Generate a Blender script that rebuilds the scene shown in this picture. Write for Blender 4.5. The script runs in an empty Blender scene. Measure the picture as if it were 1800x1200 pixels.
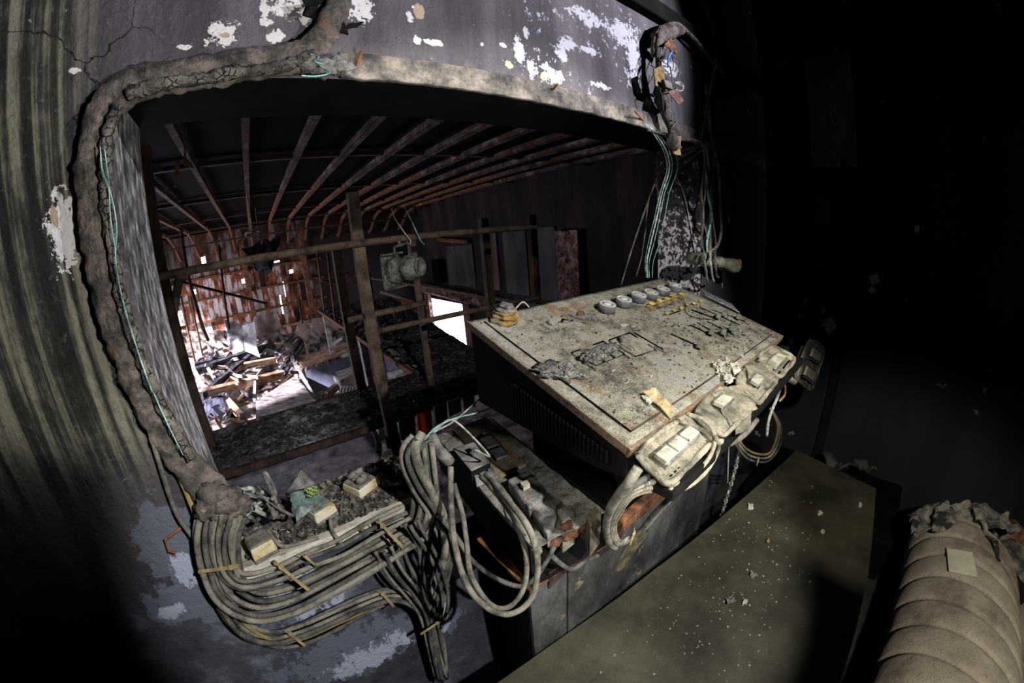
import bpy, bmesh, math, random
from mathutils import Vector, Matrix, noise
import numpy as np

# ------------------------------------------------------------------ camera
CAM = Vector((0.18874, -0.67871, 0.53926))
YAW, PITCH, ROLL, FPX = 0.62594, -0.28175, -0.08028, 671.24
def _basis():
    ca, sa, cb, sb = math.cos(YAW), math.sin(YAW), math.cos(PITCH), math.sin(PITCH)
    fwd = Vector((sa*cb, ca*cb, sb)); right = Vector((ca, -sa, 0)); up = right.cross(fwd)
    cc, sc = math.cos(ROLL), math.sin(ROLL)
    return right*cc + up*sc, up*cc - right*sc, fwd
CR, CU, CF = _basis()
cd = bpy.data.cameras.new('camera'); cam = bpy.data.objects.new('camera', cd)
bpy.context.scene.collection.objects.link(cam); bpy.context.scene.camera = cam
m3 = Matrix((CR, CU, -CF)).transposed()
cam.matrix_world = Matrix.Translation(CAM) @ m3.to_4x4()
cd.type = 'PANO'; cd.sensor_width = 36; cd.clip_start = .01
bpy.context.scene.render.engine = 'CYCLES'
cd.panorama_type = 'FISHEYE_LENS_POLYNOMIAL'
fmm = FPX*.02
_r = np.linspace(0, 22.5, 200); _t = 2*np.arctan(_r/2/fmm)
_k = np.polyfit(_r, _t, 4)[::-1]
for i in range(5): setattr(cd, f'fisheye_polynomial_k{i}', -float(_k[i]) if i else 0.0)
cd.fisheye_fov = math.radians(200)

# ------------------------------------------------------------------ exposure, world, lights
sc = bpy.context.scene
sc.view_settings.view_transform = 'Standard'; sc.view_settings.look = 'None'
sc.view_settings.exposure = 0.0; sc.view_settings.gamma = 1.0; sc.view_settings.use_curve_mapping = False
w = bpy.data.worlds.new('world'); sc.world = w; w.use_nodes = True
w.node_tree.nodes['Background'].inputs[0].default_value = (.93, .88, 1, 1)
w.node_tree.nodes['Background'].inputs[1].default_value = 6.5
def lamp(name, kind, loc, target, energy, color, **k):
    d = bpy.data.lights.new(name, kind); d.energy = energy; d.color = color
    for a, b in k.items(): setattr(d, a, b)
    o = bpy.data.objects.new(name, d); sc.collection.objects.link(o); o.location = loc
    o.rotation_euler = (Vector(target)-Vector(loc)).to_track_quat('-Z', 'Y').to_euler(); return o
lamp('work_light', 'SPOT', (.60, -1.25, 1.0), (.79, -.05, .14), 150, (1, .97, .90), spot_size=math.radians(72), spot_blend=.25, shadow_soft_size=.016)
lamp('side_light', 'SPOT', (1.75, -1.15, 1.35), (.86, 0, 1.13), 170, (.95, .92, 1), spot_size=math.radians(62), spot_blend=.7, shadow_soft_size=.014)
lamp('camera_light', 'SPOT', (.40, -.66, .52), (.10, .6, 1.22), 24, (1, .96, .86), spot_size=math.radians(104), spot_blend=.2, shadow_soft_size=.02)
lamp('low_light', 'SPOT', (.612, -1.15, .29), (.70, -.05, -.03), 30, (1, .97, .9), spot_size=math.radians(34), spot_blend=.4, shadow_soft_size=.014)
lamp('hand_torch', 'SPOT', (-.5, -1.2, 1.4), (1.2, -.87, -.62), 200, (1, .95, .8), spot_size=math.radians(48), spot_blend=.5, shadow_soft_size=.04)
lamp('sun', 'SUN', (-10, 0, 8), (-10+.8, .42, 8-.5), 24, (1, .9, .98), angle=math.radians(3))
lamp('sky_portal', 'AREA', (-2.78, 7.4, -1.0), (0, 7.4, -1.2), 1, (1, 1, 1), shape='RECTANGLE', size=4.6, size_y=2.9).data.cycles.is_portal = True

# ------------------------------------------------------------------ picture helpers: a pixel of the photograph onto a real plane
def ray(px, py):
    x = px-900; y = 600-py; R = math.hypot(x, y) or 1e-6; th = 2*math.atan(R/2/FPX)
    return CF*math.cos(th) + (CR*(x/R) + CU*(y/R))*math.sin(th)
def at(px, py, ax, val):
    d = ray(px, py); i = 'xyz'.index(ax); return CAM + d*((val-CAM[i])/d[i])
def atp(px, py, P, N):
    d = ray(px, py); N = Vector(N); return CAM + d*((Vector(P)-CAM).dot(N)/d.dot(N))
Y = lambda px, py, y: at(px, py, 'y', y)
Z = lambda px, py, z: at(px, py, 'z', z)

# ------------------------------------------------------------------ mesh helpers
C = sc.collection
rnd = random.Random(5)
def FR(o, x, y):       # frame matrix from origin, x axis, approx y axis
    x = Vector(x).normalized(); z = x.cross(Vector(y)).normalized(); y = z.cross(x)
    return Matrix.Translation(Vector(o)) @ Matrix((x, y, z)).transposed().to_4x4()
class MB:
    def __init__(s, F=None): s.bm = bmesh.new(); s.F = F or Matrix(); s.mi = 0
    def _f(s, vs, faces):
        V = [s.bm.verts.new(s.F @ Vector(v)) for v in vs]
        for f in faces:
            try: q = s.bm.faces.new([V[i] for i in f]); q.material_index = s.mi
            except ValueError: pass
        return V
    def box(s, c, d, rot=None, j=0):
        M_ = Matrix.Translation(Vector(c)) @ (rot.to_4x4() if rot else Matrix())
        vs = [M_ @ Vector((a*d[0]/2 + rnd.uniform(-j, j), b*d[1]/2 + rnd.uniform(-j, j), e*d[2]/2 + rnd.uniform(-j, j))) for a in (-1, 1) for b in (-1, 1) for e in (-1, 1)]
        s._f(vs, [(0, 1, 3, 2), (4, 6, 7, 5), (0, 4, 5, 1), (2, 3, 7, 6), (0, 2, 6, 4), (1, 5, 7, 3)]); return s
    def span(s, a, b):
        a = Vector(a); b = Vector(b); return s.box((a+b)/2, [abs(b[i]-a[i]) for i in range(3)])
    def prism(s, poly, z0, z1):      # poly of (x,y)
        n = len(poly); vs = [(p[0], p[1], z0) for p in poly] + [(p[0], p[1], z1) for p in poly]
        s._f(vs, [tuple(range(n))[::-1], tuple(range(n, 2*n))] + [(i, (i+1) % n, n+(i+1) % n, n+i) for i in range(n)]); return s
    def hexa(s, a, b):               # two quads a (4), b (4)
        s._f(list(a)+list(b), [(3, 2, 1, 0), (4, 5, 6, 7)] + [(i, (i+1) % 4, 4+(i+1) % 4, 4+i) for i in range(4)]); return s
    def tube(s, pts, r, seg=8, rfun=None, cap=True, shape=None):
        pts = [Vector(p) for p in pts]; n = len(pts); rings = []
        t0 = (pts[1]-pts[0]).normalized(); up = Vector((0, 0, 1)) if abs(t0.z) < .9 else Vector((1, 0, 0))
        u = t0.cross(up).normalized()
        for i, p in enumerate(pts):
            t = (pts[min(i+1, n-1)]-pts[max(i-1, 0)]).normalized()
            u = (u - t*u.dot(t)).normalized(); v = t.cross(u)
            ri = r[i] if hasattr(r, '__len__') else r; ring = []
            for k in range(seg):
                a = 2*math.pi*k/seg; d = u*math.cos(a)+v*math.sin(a); rr = ri
                if rfun: rr = ri*rfun(p, d, i/(n-1))
                ring.append(s.bm.verts.new(s.F @ (p+d*rr)))
            rings.append(ring)
        for i in range(n-1):
            for k in range(seg):
                q = s.bm.faces.new((rings[i][k], rings[i][(k+1) % seg], rings[i+1][(k+1) % seg], rings[i+1][k])); q.material_index = s.mi
        if cap:
            s.bm.faces.new(rings[0][::-1]).material_index = s.mi; s.bm.faces.new(rings[-1]).material_index = s.mi
        return s
    def cyl(s, a, b, r0, r1=None, seg=16): return s.tube([a, b], [r0, r0 if r1 is None else r1], seg)
    def lathe(s, o, ax, prof, seg=24):   # prof: (height, radius)
        o = Vector(o); ax = Vector(ax).normalized()
        t = Vector((1, 0, 0)) if abs(ax.x) < .9 else Vector((0, 1, 0)); u = ax.cross(t).normalized(); v = ax.cross(u); rings = []
        for h, r in prof: rings.append([s.bm.verts.new(s.F @ (o+ax*h+(u*math.cos(2*math.pi*k/seg)+v*math.sin(2*math.pi*k/seg))*max(r, 1e-4))) for k in range(seg)])
        for i in range(len(rings)-1):
            for k in range(seg): s.bm.faces.new((rings[i][k], rings[i][(k+1) % seg], rings[i+1][(k+1) % seg], rings[i+1][k])).material_index = s.mi
        s.bm.faces.new(rings[0][::-1]).material_index = s.mi; s.bm.faces.new(rings[-1]).material_index = s.mi
        return s
    def lump(s, c, d, seed=0, amp=.35, sub=3, fr=2.2):
        t = bmesh.new(); bmesh.ops.create_icosphere(t, subdivisions=sub, radius=1); m = {}
        for v in t.verts:
            p = v.co.copy(); k = 1 + amp*noise.noise(p*fr + Vector((seed*7.1, seed, 0))) + amp*.5*noise.noise(p*fr*2.5 + Vector((seed, 3, 1)))
            m[v] = s.bm.verts.new(s.F @ Vector((c[0]+p.x*k*d[0]/2, c[1]+p.y*k*d[1]/2, c[2]+p.z*k*d[2]/2)))
        for f in t.faces: s.bm.faces.new([m[v] for v in f.verts]).material_index = s.mi
        t.free(); return s
    def sheet(s, q, nx, ny, amp, th, seed=0, fr=12, rag=0, skip=None):   # q: 4 corners, solid of thickness th
        q = [Vector(v) for v in q]; N = (q[1]-q[0]).cross(q[3]-q[0]).normalized(); g = {}
        for i in range(nx+1):
            for j in range(ny+1):
                a, b = i/nx, j/ny
                p = (q[0]*(1-a)+q[1]*a)*(1-b)+(q[3]*(1-a)+q[2]*a)*b
                h = noise.noise(p*fr+Vector((seed, 0, seed)))*amp + noise.noise(p*fr*2.7+Vector((0, seed, 0)))*amp*.5
                if rag and (i in (0, nx) or j in (0, ny)):
                    c = (q[0]+q[1]+q[2]+q[3])/4; p = p+(c-p)*rag*(.5+noise.noise(p*fr*4))
                g[i, j] = (s.bm.verts.new(s.F @ (p+N*(h+th/2))), s.bm.verts.new(s.F @ (p+N*(h-th/2))))
        F = set((i, j) for i in range(nx) for j in range(ny) if not (skip and skip(i, j)))
        for i, j in F:
            A, B, D, E = g[i, j], g[i+1, j], g[i+1, j+1], g[i, j+1]
            s.bm.faces.new((A[0], B[0], D[0], E[0])).material_index = s.mi; s.bm.faces.new((E[1], D[1], B[1], A[1])).material_index = s.mi
            for (X_, Y_, nb) in ((A, B, (i, j-1)), (B, D, (i+1, j)), (D, E, (i, j+1)), (E, A, (i-1, j))):
                if nb not in F:
                    try: s.bm.faces.new((X_[1], Y_[1], Y_[0], X_[0])).material_index = s.mi
                    except ValueError: pass
        return s
    def obj(s, name, mt, parent=None, smooth=False, bevel=0, **props):
        for v in [v for v in s.bm.verts if not v.link_faces]: s.bm.verts.remove(v)
        bmesh.ops.recalc_face_normals(s.bm, faces=s.bm.faces)
        loc = Vector((0, 0, 0))
        if parent is None and s.bm.verts:
            xs = [v.co for v in s.bm.verts]; loc = Vector((sum(p.x for p in xs)/len(xs), sum(p.y for p in xs)/len(xs), min(p.z for p in xs)))
            for v in s.bm.verts: v.co -= loc
        me = bpy.data.meshes.new(name); s.bm.to_mesh(me); s.bm.free()
        for m in (mt if isinstance(mt, (list, tuple)) else [mt]): me.materials.append(m)
        if smooth: me.polygons.foreach_set('use_smooth', [True]*len(me.polygons))
        o = bpy.data.objects.new(name, me); C.objects.link(o); o.location = loc
        if parent is not None: attach(o, parent)
        if bevel:
            b = o.modifiers.new('bevel', 'BEVEL'); b.width = bevel; b.segments = 2; b.limit_method = 'ANGLE'; b.angle_limit = .6
        for k, v in props.items(): o[k] = v
        return o
WLOC = {}
def attach(o, parent):
    o.parent = parent
    L_ = WLOC.get(parent.name, Vector((0, 0, 0)))
    o.matrix_parent_inverse = Matrix.Translation(-L_)
    WLOC[o.name] = Vector((0, 0, 0))
def thing(name, label, cat, loc, group=None):
    o = bpy.data.objects.new(name, None); C.objects.link(o); o.location = Vector(loc); o.empty_display_size = .05
    WLOC[o.name] = Vector(loc); o['label'] = label; o['category'] = cat
    if group: o['group'] = group
    return o
def tag(o, label, cat, group=None, kind=None):
    o['label'] = label; o['category'] = cat
    if group: o['group'] = group
    if kind: o['kind'] = kind
    return o
def struct(o, label=None):
    o['kind'] = 'structure'
    if label: o['label'] = label
    return o
def spline(P, n=8):
    P = [Vector(p) for p in P]; P = [P[0]*2-P[1]]+P+[P[-1]*2-P[-2]]; out = []
    for i in range(1, len(P)-2):
        for k in range(n):
            t = k/n; a, b, c, d = P[i-1:i+3]
            out.append(.5*((2*b)+(c-a)*t+(2*a-5*b+4*c-d)*t*t+(3*b-a-3*c+d)*t**3))
    out.append(P[-2]); return out

# ------------------------------------------------------------------ material helpers
class NG:
    def __init__(s, name):
        s.m = bpy.data.materials.new(name); s.m.use_nodes = True; s.t = s.m.node_tree; s.b = s.t.nodes['Principled BSDF']
        s.pos = s.t.nodes.new('ShaderNodeNewGeometry').outputs['Position']; s._sep = None
    def n(s, ty, **k):
        x = s.t.nodes.new(ty)
        for a, b in k.items(): setattr(x, a, b)
        return x
    def set(s, sock, v):
        if isinstance(v, bpy.types.NodeSocket): s.t.links.new(v, sock)
        elif hasattr(v, '__len__'): sock.default_value = tuple(v) if len(v) != 3 or len(sock.default_value) == 3 else (*v, 1)
        else: sock.default_value = v
    def math(s, op, a, b=0, c=None, clamp=False):
        x = s.n('ShaderNodeMath', operation=op, use_clamp=clamp); s.set(x.inputs[0], a); s.set(x.inputs[1], b)
        if c is not None: s.set(x.inputs[2], c)
        return x.outputs[0]
    def xyz(s):
        if not s._sep: x = s.n('ShaderNodeSeparateXYZ'); s.t.links.new(s.pos, x.inputs[0]); s._sep = x.outputs
        return s._sep
    def vec(s, scale=(1, 1, 1), loc=(0, 0, 0)):
        x = s.n('ShaderNodeMapping'); s.set(x.inputs[0], s.pos); x.inputs['Scale'].default_value = scale; x.inputs['Location'].default_value = loc; return x.outputs[0]
    def noise(s, sc_, detail=6, rough=.6, st=(1, 1, 1), dist=0, loc=(0, 0, 0)):
        x = s.n('ShaderNodeTexNoise'); s.set(x.inputs['Vector'], s.vec(st, loc)); x.inputs['Scale'].default_value = sc_
        x.inputs['Detail'].default_value = detail; x.inputs['Roughness'].default_value = rough; x.inputs['Distortion'].default_value = dist
        return x.outputs['Fac']
    def voro(s, sc_, st=(1, 1, 1), feat='F1', out='Distance'):
        x = s.n('ShaderNodeTexVoronoi', feature=feat); s.set(x.inputs['Vector'], s.vec(st)); x.inputs['Scale'].default_value = sc_; return x.outputs[out]
    def ramp(s, f, cols, interp='LINEAR'):
        x = s.n('ShaderNodeValToRGB'); s.set(x.inputs[0], f); r = x.color_ramp; r.interpolation = interp
        while len(r.elements) < len(cols): r.elements.new(.5)
        for e, (p, c) in zip(r.elements, cols): e.position = p; e.color = (*c, 1) if len(c) == 3 else c
        return x.outputs[0]
    def step(s, f, a, b):      # smooth 0..1 between a and b
        x = s.n('ShaderNodeMapRange', interpolation_type='SMOOTHSTEP'); s.set(x.inputs[0], f); x.inputs[1].default_value = a; x.inputs[2].default_value = b; return x.outputs[0]
    def mix(s, f, a, b):
        x = s.n('ShaderNodeMix', data_type='RGBA'); s.set(x.inputs[0], f); s.set(x.inputs[6], a); s.set(x.inputs[7], b); return x.outputs[2]
    def blob(s, c, r, nz, wob=1.3):   # ragged patch round c=(x,z) with radii r in a y=const wall
        xs = s.xyz(); a = s.math('DIVIDE', s.math('SUBTRACT', xs[0], c[0]), r[0]); b = s.math('DIVIDE', s.math('SUBTRACT', xs[2], c[1]), r[1])
        d = s.math('ADD', s.math('MULTIPLY', a, a), s.math('MULTIPLY', b, b))
        return s.math('ADD', s.math('SUBTRACT', 1, d), s.math('MULTIPLY', s.math('SUBTRACT', nz, .5), wob*4))
    def done(s, col, rough=.8, bump=None, bd=.002, metal=0, spec=.3):
        s.set(s.b.inputs['Base Color'], col); s.set(s.b.inputs['Roughness'], rough); s.b.inputs['Metallic'].default_value = metal
        s.b.inputs['Specular IOR Level'].default_value = spec
        if bump is not None:
            x = s.n('ShaderNodeBump'); x.inputs['Strength'].default_value = 1; x.inputs['Distance'].default_value = bd; s.set(x.inputs['Height'], bump)
            s.t.links.new(x.outputs[0], s.b.inputs['Normal'])
        return s.m
def gm(name, cols, scale=8, st=(1, 1, 1), rough=.8, bd=.002, bs=60, metal=0, spec=.3, speck=None, detail=8, dist=0, grime=.55, crack=None):
    g = NG(name); n_ = g.noise(scale, detail, .68, st, dist); k = len(cols)
    c = g.ramp(n_, [(.37+.25*i/(k-1), cc) for i, cc in enumerate(cols)] if k > 1 else [(0, cols[0]), (1, cols[0])])
    fine = g.noise(bs*2.2, 5, .75, st)
    c = g.mix(g.math('MULTIPLY', g.step(fine, .53, .66), grime), c, tuple(v*.22 for v in cols[0]))
    h = g.math('ADD', g.noise(bs, 6, .75, st), g.math('MULTIPLY', fine, .4))
    if crack:
        v = g.voro(crack, st, 'DISTANCE_TO_EDGE'); m_ = g.step(v, .09, .02); m_ = g.math('MULTIPLY', m_, g.step(g.noise(crack*.4, 3), .42, .55)); c = g.mix(m_, c, (.008, .007, .006)); h = g.math('SUBTRACT', h, g.math('MULTIPLY', m_, .8))
    if speck:
        for (ss, thr, sc_c) in speck: c = g.mix(g.step(g.noise(ss, 4, .65), thr-.02, thr+.02), c, sc_c)
    return g.done(c, rough, h, bd*1.6, metal, spec)

# ------------------------------------------------------------------ materials
def wall_material():
    g = NG('sooty_plaster'); x = g.xyz()
    nz = g.noise(14, 8, .65, loc=(3, 0, 1)); nf = g.noise(70, 6, .7); st = g.noise(9, 5, .6, (1, 1, .09)); big = g.noise(2.2, 4, .6)
    base = g.ramp(g.math('ADD', g.math('MULTIPLY', st, .6), g.math('MULTIPLY', big, .4)), [(.34, (.020, .018, .022)), (.5, (.062, .056, .068)), (.64, (.13, .118, .138))])
    khaki = g.ramp(g.math('ADD', g.math('MULTIPLY', g.noise(36, 6, .62, (1, 1, .035), .25), .8), g.math('MULTIPLY', nz, .2)), [(.42, (.010, .010, .009)), (.49, (.032, .032, .026)), (.55, (.14, .138, .105)), (.6, (.19, .185, .145))])
    base = g.mix(g.math('MULTIPLY', g.step(x[0], .02, -.1), g.step(x[2], .18, .36)), base, khaki)
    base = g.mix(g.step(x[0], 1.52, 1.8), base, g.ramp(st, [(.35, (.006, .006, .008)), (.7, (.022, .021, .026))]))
    # bluish soot under the sill
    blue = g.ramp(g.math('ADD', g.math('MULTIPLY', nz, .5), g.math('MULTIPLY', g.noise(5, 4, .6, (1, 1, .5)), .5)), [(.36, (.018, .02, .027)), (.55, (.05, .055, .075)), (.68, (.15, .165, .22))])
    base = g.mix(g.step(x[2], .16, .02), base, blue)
    base = g.mix(g.math('MULTIPLY', g.step(nf, .56, .7), .3), base, (.2, .19, .19))
    base = g.mix(g.math('MULTIPLY', g.step(g.noise(110, 5, .8), .54, .66), .6), base, (.012, .012, .012))
    base = g.mix(g.math('MULTIPLY', g.step(x[2], .93, .85), g.math('MULTIPLY', g.step(x[2], .8, .86), g.math('MULTIPLY', g.step(x[0], .25, .5), g.step(nz, .42, .62)))), base, (.15, .135, .12))
    # drifting cracks
    cr = g.voro(2.6, (1, 1, 1), 'DISTANCE_TO_EDGE'); vx = g.t.nodes[-1]
    wv = g.n('ShaderNodeVectorMath', operation='ADD'); g.set(wv.inputs[0], g.pos)
    nn = g.n('ShaderNodeTexNoise'); g.set(nn.inputs['Vector'], g.pos); nn.inputs['Scale'].default_value = 9; nn.inputs['Detail'].default_value = 6
    sc2 = g.n('ShaderNodeVectorMath', operation='SCALE'); g.t.links.new(nn.outputs['Color'], sc2.inputs[0]); sc2.inputs[3].default_value = .16
    g.t.links.new(sc2.outputs[0], wv.inputs[1]); g.t.links.new(wv.outputs[0], vx.inputs['Vector'])
    crk = g.math('MULTIPLY', g.math('MULTIPLY', g.step(cr, .005, .002), g.step(x[0], .15, 0)), g.step(x[2], .5, .7))
    base = g.mix(crk, base, (.008, .008, .008))
    def patches(lst, nzs, wob, col, b):
        for (px, py, rx, ry) in lst:
            c = at(px, py, 'y', 0); a = at(px+rx, py, 'y', 0); d = at(px, py+ry, 'y', 0)
            r = (max((a-c).length, .004), max((d-c).length, .004))
            b = g.mix(g.step(g.blob((c.x, c.z), r, nzs, wob), .0, .12), b, col)
        return b
    nm = g.math('ADD', g.math('MULTIPLY', g.noise(30, 5, .6), .5), g.math('MULTIPLY', g.noise(100, 6, .7), .5)); nw = g.noise(24, 9, .75, (1, 1, .5))
    base = patches([(300, 960, 60, 85), (350, 1050, 50, 45)], nz, 1.2, (.10, .11, .145), base)
    base = patches([(330, 985, 40, 55), (310, 1060, 55, 32), (540, 1045, 90, 38), (625, 1140, 110, 40), (760, 1080, 40, 50), (520, 1085, 30, 20)], nw, 2.2, (.10, .115, .16), base)
    base = patches([(325, 1000, 22, 30), (300, 1075, 25, 12), (520, 1030, 55, 18), (578, 1040, 22, 34), (540, 1078, 16, 10), (655, 1150, 60, 20), (765, 1090, 22, 30)], g.noise(34, 9, .8, (1, 1, .5)), 2.6, (.3, .34, .45), base)
    base = patches([(115, 405, 34, 62), (392, 57, 27, 20), (368, 72, 12, 8), (485, 62, 13, 11), (468, 40, 10, 7), (465, 12, 9, 14), (505, 10, 25, 22), (535, 30, 10, 12), (628, 12, 24, 26),
                    (322, 82, 11, 4), (132, 124, 9, 5), (720, 33, 6, 6), (733, 70, 6, 6), (765, 76, 17, 5), (728, 12, 4, 3), (718, 25, 4, 5)], nm, 3.6, (.55, .54, .57), base)
    base = patches([(96, 385, 7, 22), (395, 62, 10, 5), (736, 20, 10, 12)], nw, 1.6, (.35, .27, .2), base)
    # fine flaking at upper right
    fl = g.noise(38, 8, .72, (1, 1, .8), loc=(9, 0, 4)); m = None
    for (px, py, rx, ry) in [(1000, 50, 95, 60), (1110, 110, 45, 75), (940, 120, 60, 70), (1010, 150, 60, 30), (1180, 115, 20, 18), (1110, 60, 80, 50)]:
        c = at(px, py, 'y', 0); a = at(px+rx, py, 'y', 0); d = at(px, py+ry, 'y', 0)
        k = g.step(g.blob((c.x, c.z), ((a-c).length, (d-c).length), .5, 0), 0, .9); m = k if m is None else g.math('MAXIMUM', m, k)
    base = g.mix(g.step(g.math('ADD', fl, g.math('MULTIPLY', m, .10)), .655, .68), base, (.34, .34, .42))
    base = patches([(912, 88, 7, 24), (925, 60, 4, 14), (938, 122, 9, 15), (962, 128, 10, 14), (975, 134, 14, 12), (1112, 95, 9, 50), (1095, 60, 20, 18), (847, 78, 3, 3), (884, 80, 5, 4), (1040, 90, 14, 5), (1055, 150, 15, 5), (1138, 182, 6, 8), (1000, 78, 14, 9), (1030, 30, 24, 12), (985, 92, 8, 18), (1175, 118, 16, 12)], nm, 3.4, (.42, .42, .48), base)
    base = patches([(895, 114, 6, 6), (955, 135, 5, 6)], nm, 1.6, (.5, .38, .2), base)
    # sparse chips on the dark right hand side
    base = g.mix(g.math('MULTIPLY', g.step(g.noise(14, 5, .6, (1, 1, .6), loc=(2, 0, 0)), .66, .67), g.step(x[0], 1.5, 1.62)), base, (.4, .4, .4))
    bump = g.math('ADD', g.math('MULTIPLY', nf, .5), g.math('MULTIPLY', nz, 1))
    return g.done(base, .75, bump, .008, 0, .25)
M = {}
M['wall'] = wall_material()
M['dark_wall'] = gm('black_soot', [(.004, .004, .005), (.012, .011, .014)], 5, (1, 1, .2), .8, speck=[(9, .68, (.16, .15, .14))])
def jambL():
    g = NG('flaked_left_jamb'); n1 = g.noise(55, 8, .75, (1, 1, .38)); n2 = g.noise(9, 4, .6, (1, 1, .3))
    c = g.ramp(g.math('ADD', g.math('MULTIPLY', n1, .75), g.math('MULTIPLY', n2, .25)), [(.42, (.015, .015, .014)), (.48, (.07, .066, .066)), (.53, (.17, .165, .175)), (.59, (.36, .35, .38))])
    return g.done(c, .85, n1, .003)
def jambR():
    g = NG('flaked_right_jamb'); x = g.xyz(); n1 = g.noise(75, 6, .65); n2 = g.noise(30, 5, .6)
    thr = g.math('MULTIPLY', g.step(x[2], .85, .15), .12)
    f = g.math('ADD', g.math('ADD', g.math('MULTIPLY', n1, .5), g.math('MULTIPLY', n2, .5)), thr)
    c = g.mix(g.step(f, .572, .59), g.ramp(n2, [(.35, (.006, .006, .006)), (.65, (.04, .036, .034))]), (.34, .32, .34))
    return g.done(c, .85, n1, .002)
M['jamb_left'] = jambL(); M['jamb_right'] = jambR()
M['trimdust'] = gm('dusty_trim', [(.03, .028, .03), (.10, .09, .08), (.2, .175, .15)], 18, rough=.9, bd=.003)
M['black'] = gm('sooted_black', [(.002, .002, .002), (.006, .0055, .0055)], 12, spec=.04)
def console_top():
    g = NG('ash_covered_panel'); a = g.noise(7, 6, .6); b = g.noise(30, 8, .75); f = g.noise(330, 4, .75); v = g.noise(260, 3, .7, loc=(5, 1, 0))
    c = g.ramp(g.math('ADD', g.math('MULTIPLY', a, .45), g.math('MULTIPLY', b, .55)), [(.40, (.07, .064, .05)), (.47, (.2, .19, .15)), (.54, (.33, .31, .25)), (.6, (.26, .26, .26))])
    c = g.mix(g.math('MULTIPLY', g.step(g.noise(11, 7, .7, loc=(4, 4, 2)), .55, .66), .8), c, (.17, .098, .042))
    c = g.mix(g.math('MULTIPLY', g.step(f, .53, .6), .75), c, (.05, .045, .036)); c = g.mix(g.step(v, .61, .65), c, (.52, .5, .44))
    return g.done(c, .9, g.math('ADD', g.math('MULTIPLY', b, .7), g.math('MULTIPLY', f, .6)), .006)
M['console'] = console_top()
M['console_edge'] = gm('rusty_panel_edge', [(.08, .06, .045), (.2, .15, .1), (.16, .07, .035)], 45, bd=.004)
M['side_metal'] = gm('sooted_steel', [(.004, .004, .004), (.010, .009, .009)], 9, rough=.9, spec=.08)
M['desk'] = gm('scorched_desk_panel', [(.012, .012, .013), (.04, .04, .042), (.10, .105, .11)], 4.5, (1, 1, .6), .55, .001, spec=.45, speck=[(17, .66, (.2, .16, .09))])
M['rust'] = gm('rust', [(.035, .02, .015), (.12, .055, .03), (.27, .11, .045)], 22, bd=.003)
M['rustdark'] = gm('dull_rust', [(.012, .009, .008), (.04, .025, .019), (.085, .045, .03)], 10, (1, 1, .5), bd=.002)
M['pipe'] = gm('sooty_rusty_pipe', [(.03, .024, .02), (.09, .06, .045), (.14, .1, .07)], 14, bd=.002)
M['joist'] = gm('joist_steel', [(.012, .009, .008), (.06, .045, .04), (.22, .195, .19)], 7, (1, .5, 1), bd=.002, speck=[(9, .55, (.09, .03, .014))])
M['cable'] = gm('dusty_cable', [(.05, .048, .04), (.17, .16, .135), (.25, .235, .2)], 22, bd=.0015, bs=120, rough=.85)
M['cable_dark'] = gm('sooted_cable', [(.02, .02, .02), (.07, .068, .062), (.13, .125, .11)], 20, bd=.0015)
M['cable_cream'] = gm('cream_cable', [(.14, .125, .1), (.34, .31, .24)], 18, bd=.001)
M['cable_ochre'] = gm('ochre_cable', [(.13, .11, .05), (.26, .19, .08)], 18, bd=.001)
M['burnt'] = gm('burnt_sheath', [(.022, .02, .018), (.085, .075, .066), (.17, .14, .13)], 26, (1, 1, 1), .85, .006, 40, speck=[(13, .63, (.12, .07, .045)), (9, .67, (.32, .2, .06))])
M['burntcrack'] = gm('cracked_sheath', [(.03, .027, .024), (.09, .08, .07), (.16, .145, .13)], 30, (1, 1, 1), .85, .006, 40, crack=85)
M['teal'] = gm('teal_wire_sheath', [(.03, .09, .08), (.14, .34, .32), (.3, .45, .42)], 30, bd=.001)
M['palewire'] = gm('ash_coated_wire', [(.12, .13, .12), (.45, .48, .45)], 80, bd=.002)
M['tape'] = gm('brown_tape', [(.03, .03, .02), (.09, .075, .05), (.16, .14, .1)], 22)
M['flake'] = gm('tan_flake', [(.2, .15, .08), (.42, .34, .2)], 26)
M['tie'] = gm('ochre_tie', [(.12, .09, .04), (.27, .21, .1)], 30, rough=.5)
M['cream'] = gm('cream_plastic', [(.28, .26, .21), (.5, .48, .4)], 18, bd=.001, speck=[(120, .64, (.12, .1, .08))])
M['boxdust'] = gm('dust_on_box', [(.09, .085, .075), (.26, .25, .22)], 30, bd=.003, speck=[(120, .62, (.03, .03, .03))])
M['boxyellow'] = gm('scorched_cream_box', [(.1, .09, .06), (.45, .36, .17), (.5, .47, .4)], 12, (1, 1, 2), bd=.001)
M['plate'] = gm('dusty_switch_plate', [(.07, .065, .05), (.19, .175, .135), (.34, .3, .22)], 16, bd=.0035, speck=[(130, .66, (.05, .045, .04))])
M['rocker'] = gm('pale_rocker', [(.2, .19, .15), (.46, .44, .36)], 26, bd=.0015, speck=[(130, .66, (.1, .09, .07))])
M['yellow'] = gm('yellow_switch', [(.28, .2, .03), (.62, .5, .12)], 40, rough=.5)
M['gold'] = gm('ochre_melt', [(.06, .05, .03), (.26, .16, .035), (.2, .18, .14)], 26, bd=.002)
M['knobtop'] = gm('pale_knob_face', [(.25, .25, .24), (.5, .5, .48)], 30)
M['knobside'] = gm('grey_knob_side', [(.06, .06, .065), (.15, .15, .15)], 30)
M['charplastic'] = gm('charred_plastic', [(.03, .03, .03), (.12, .115, .11), (.2, .19, .18)], 40, bd=.003)
M['char'] = gm('char', [(.006, .006, .007), (.03, .028, .028), (.1, .1, .105)], 18, (1, 1, 1), .5, .006, 35, spec=.5, speck=[(38, .68, (.4, .4, .43))])
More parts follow.
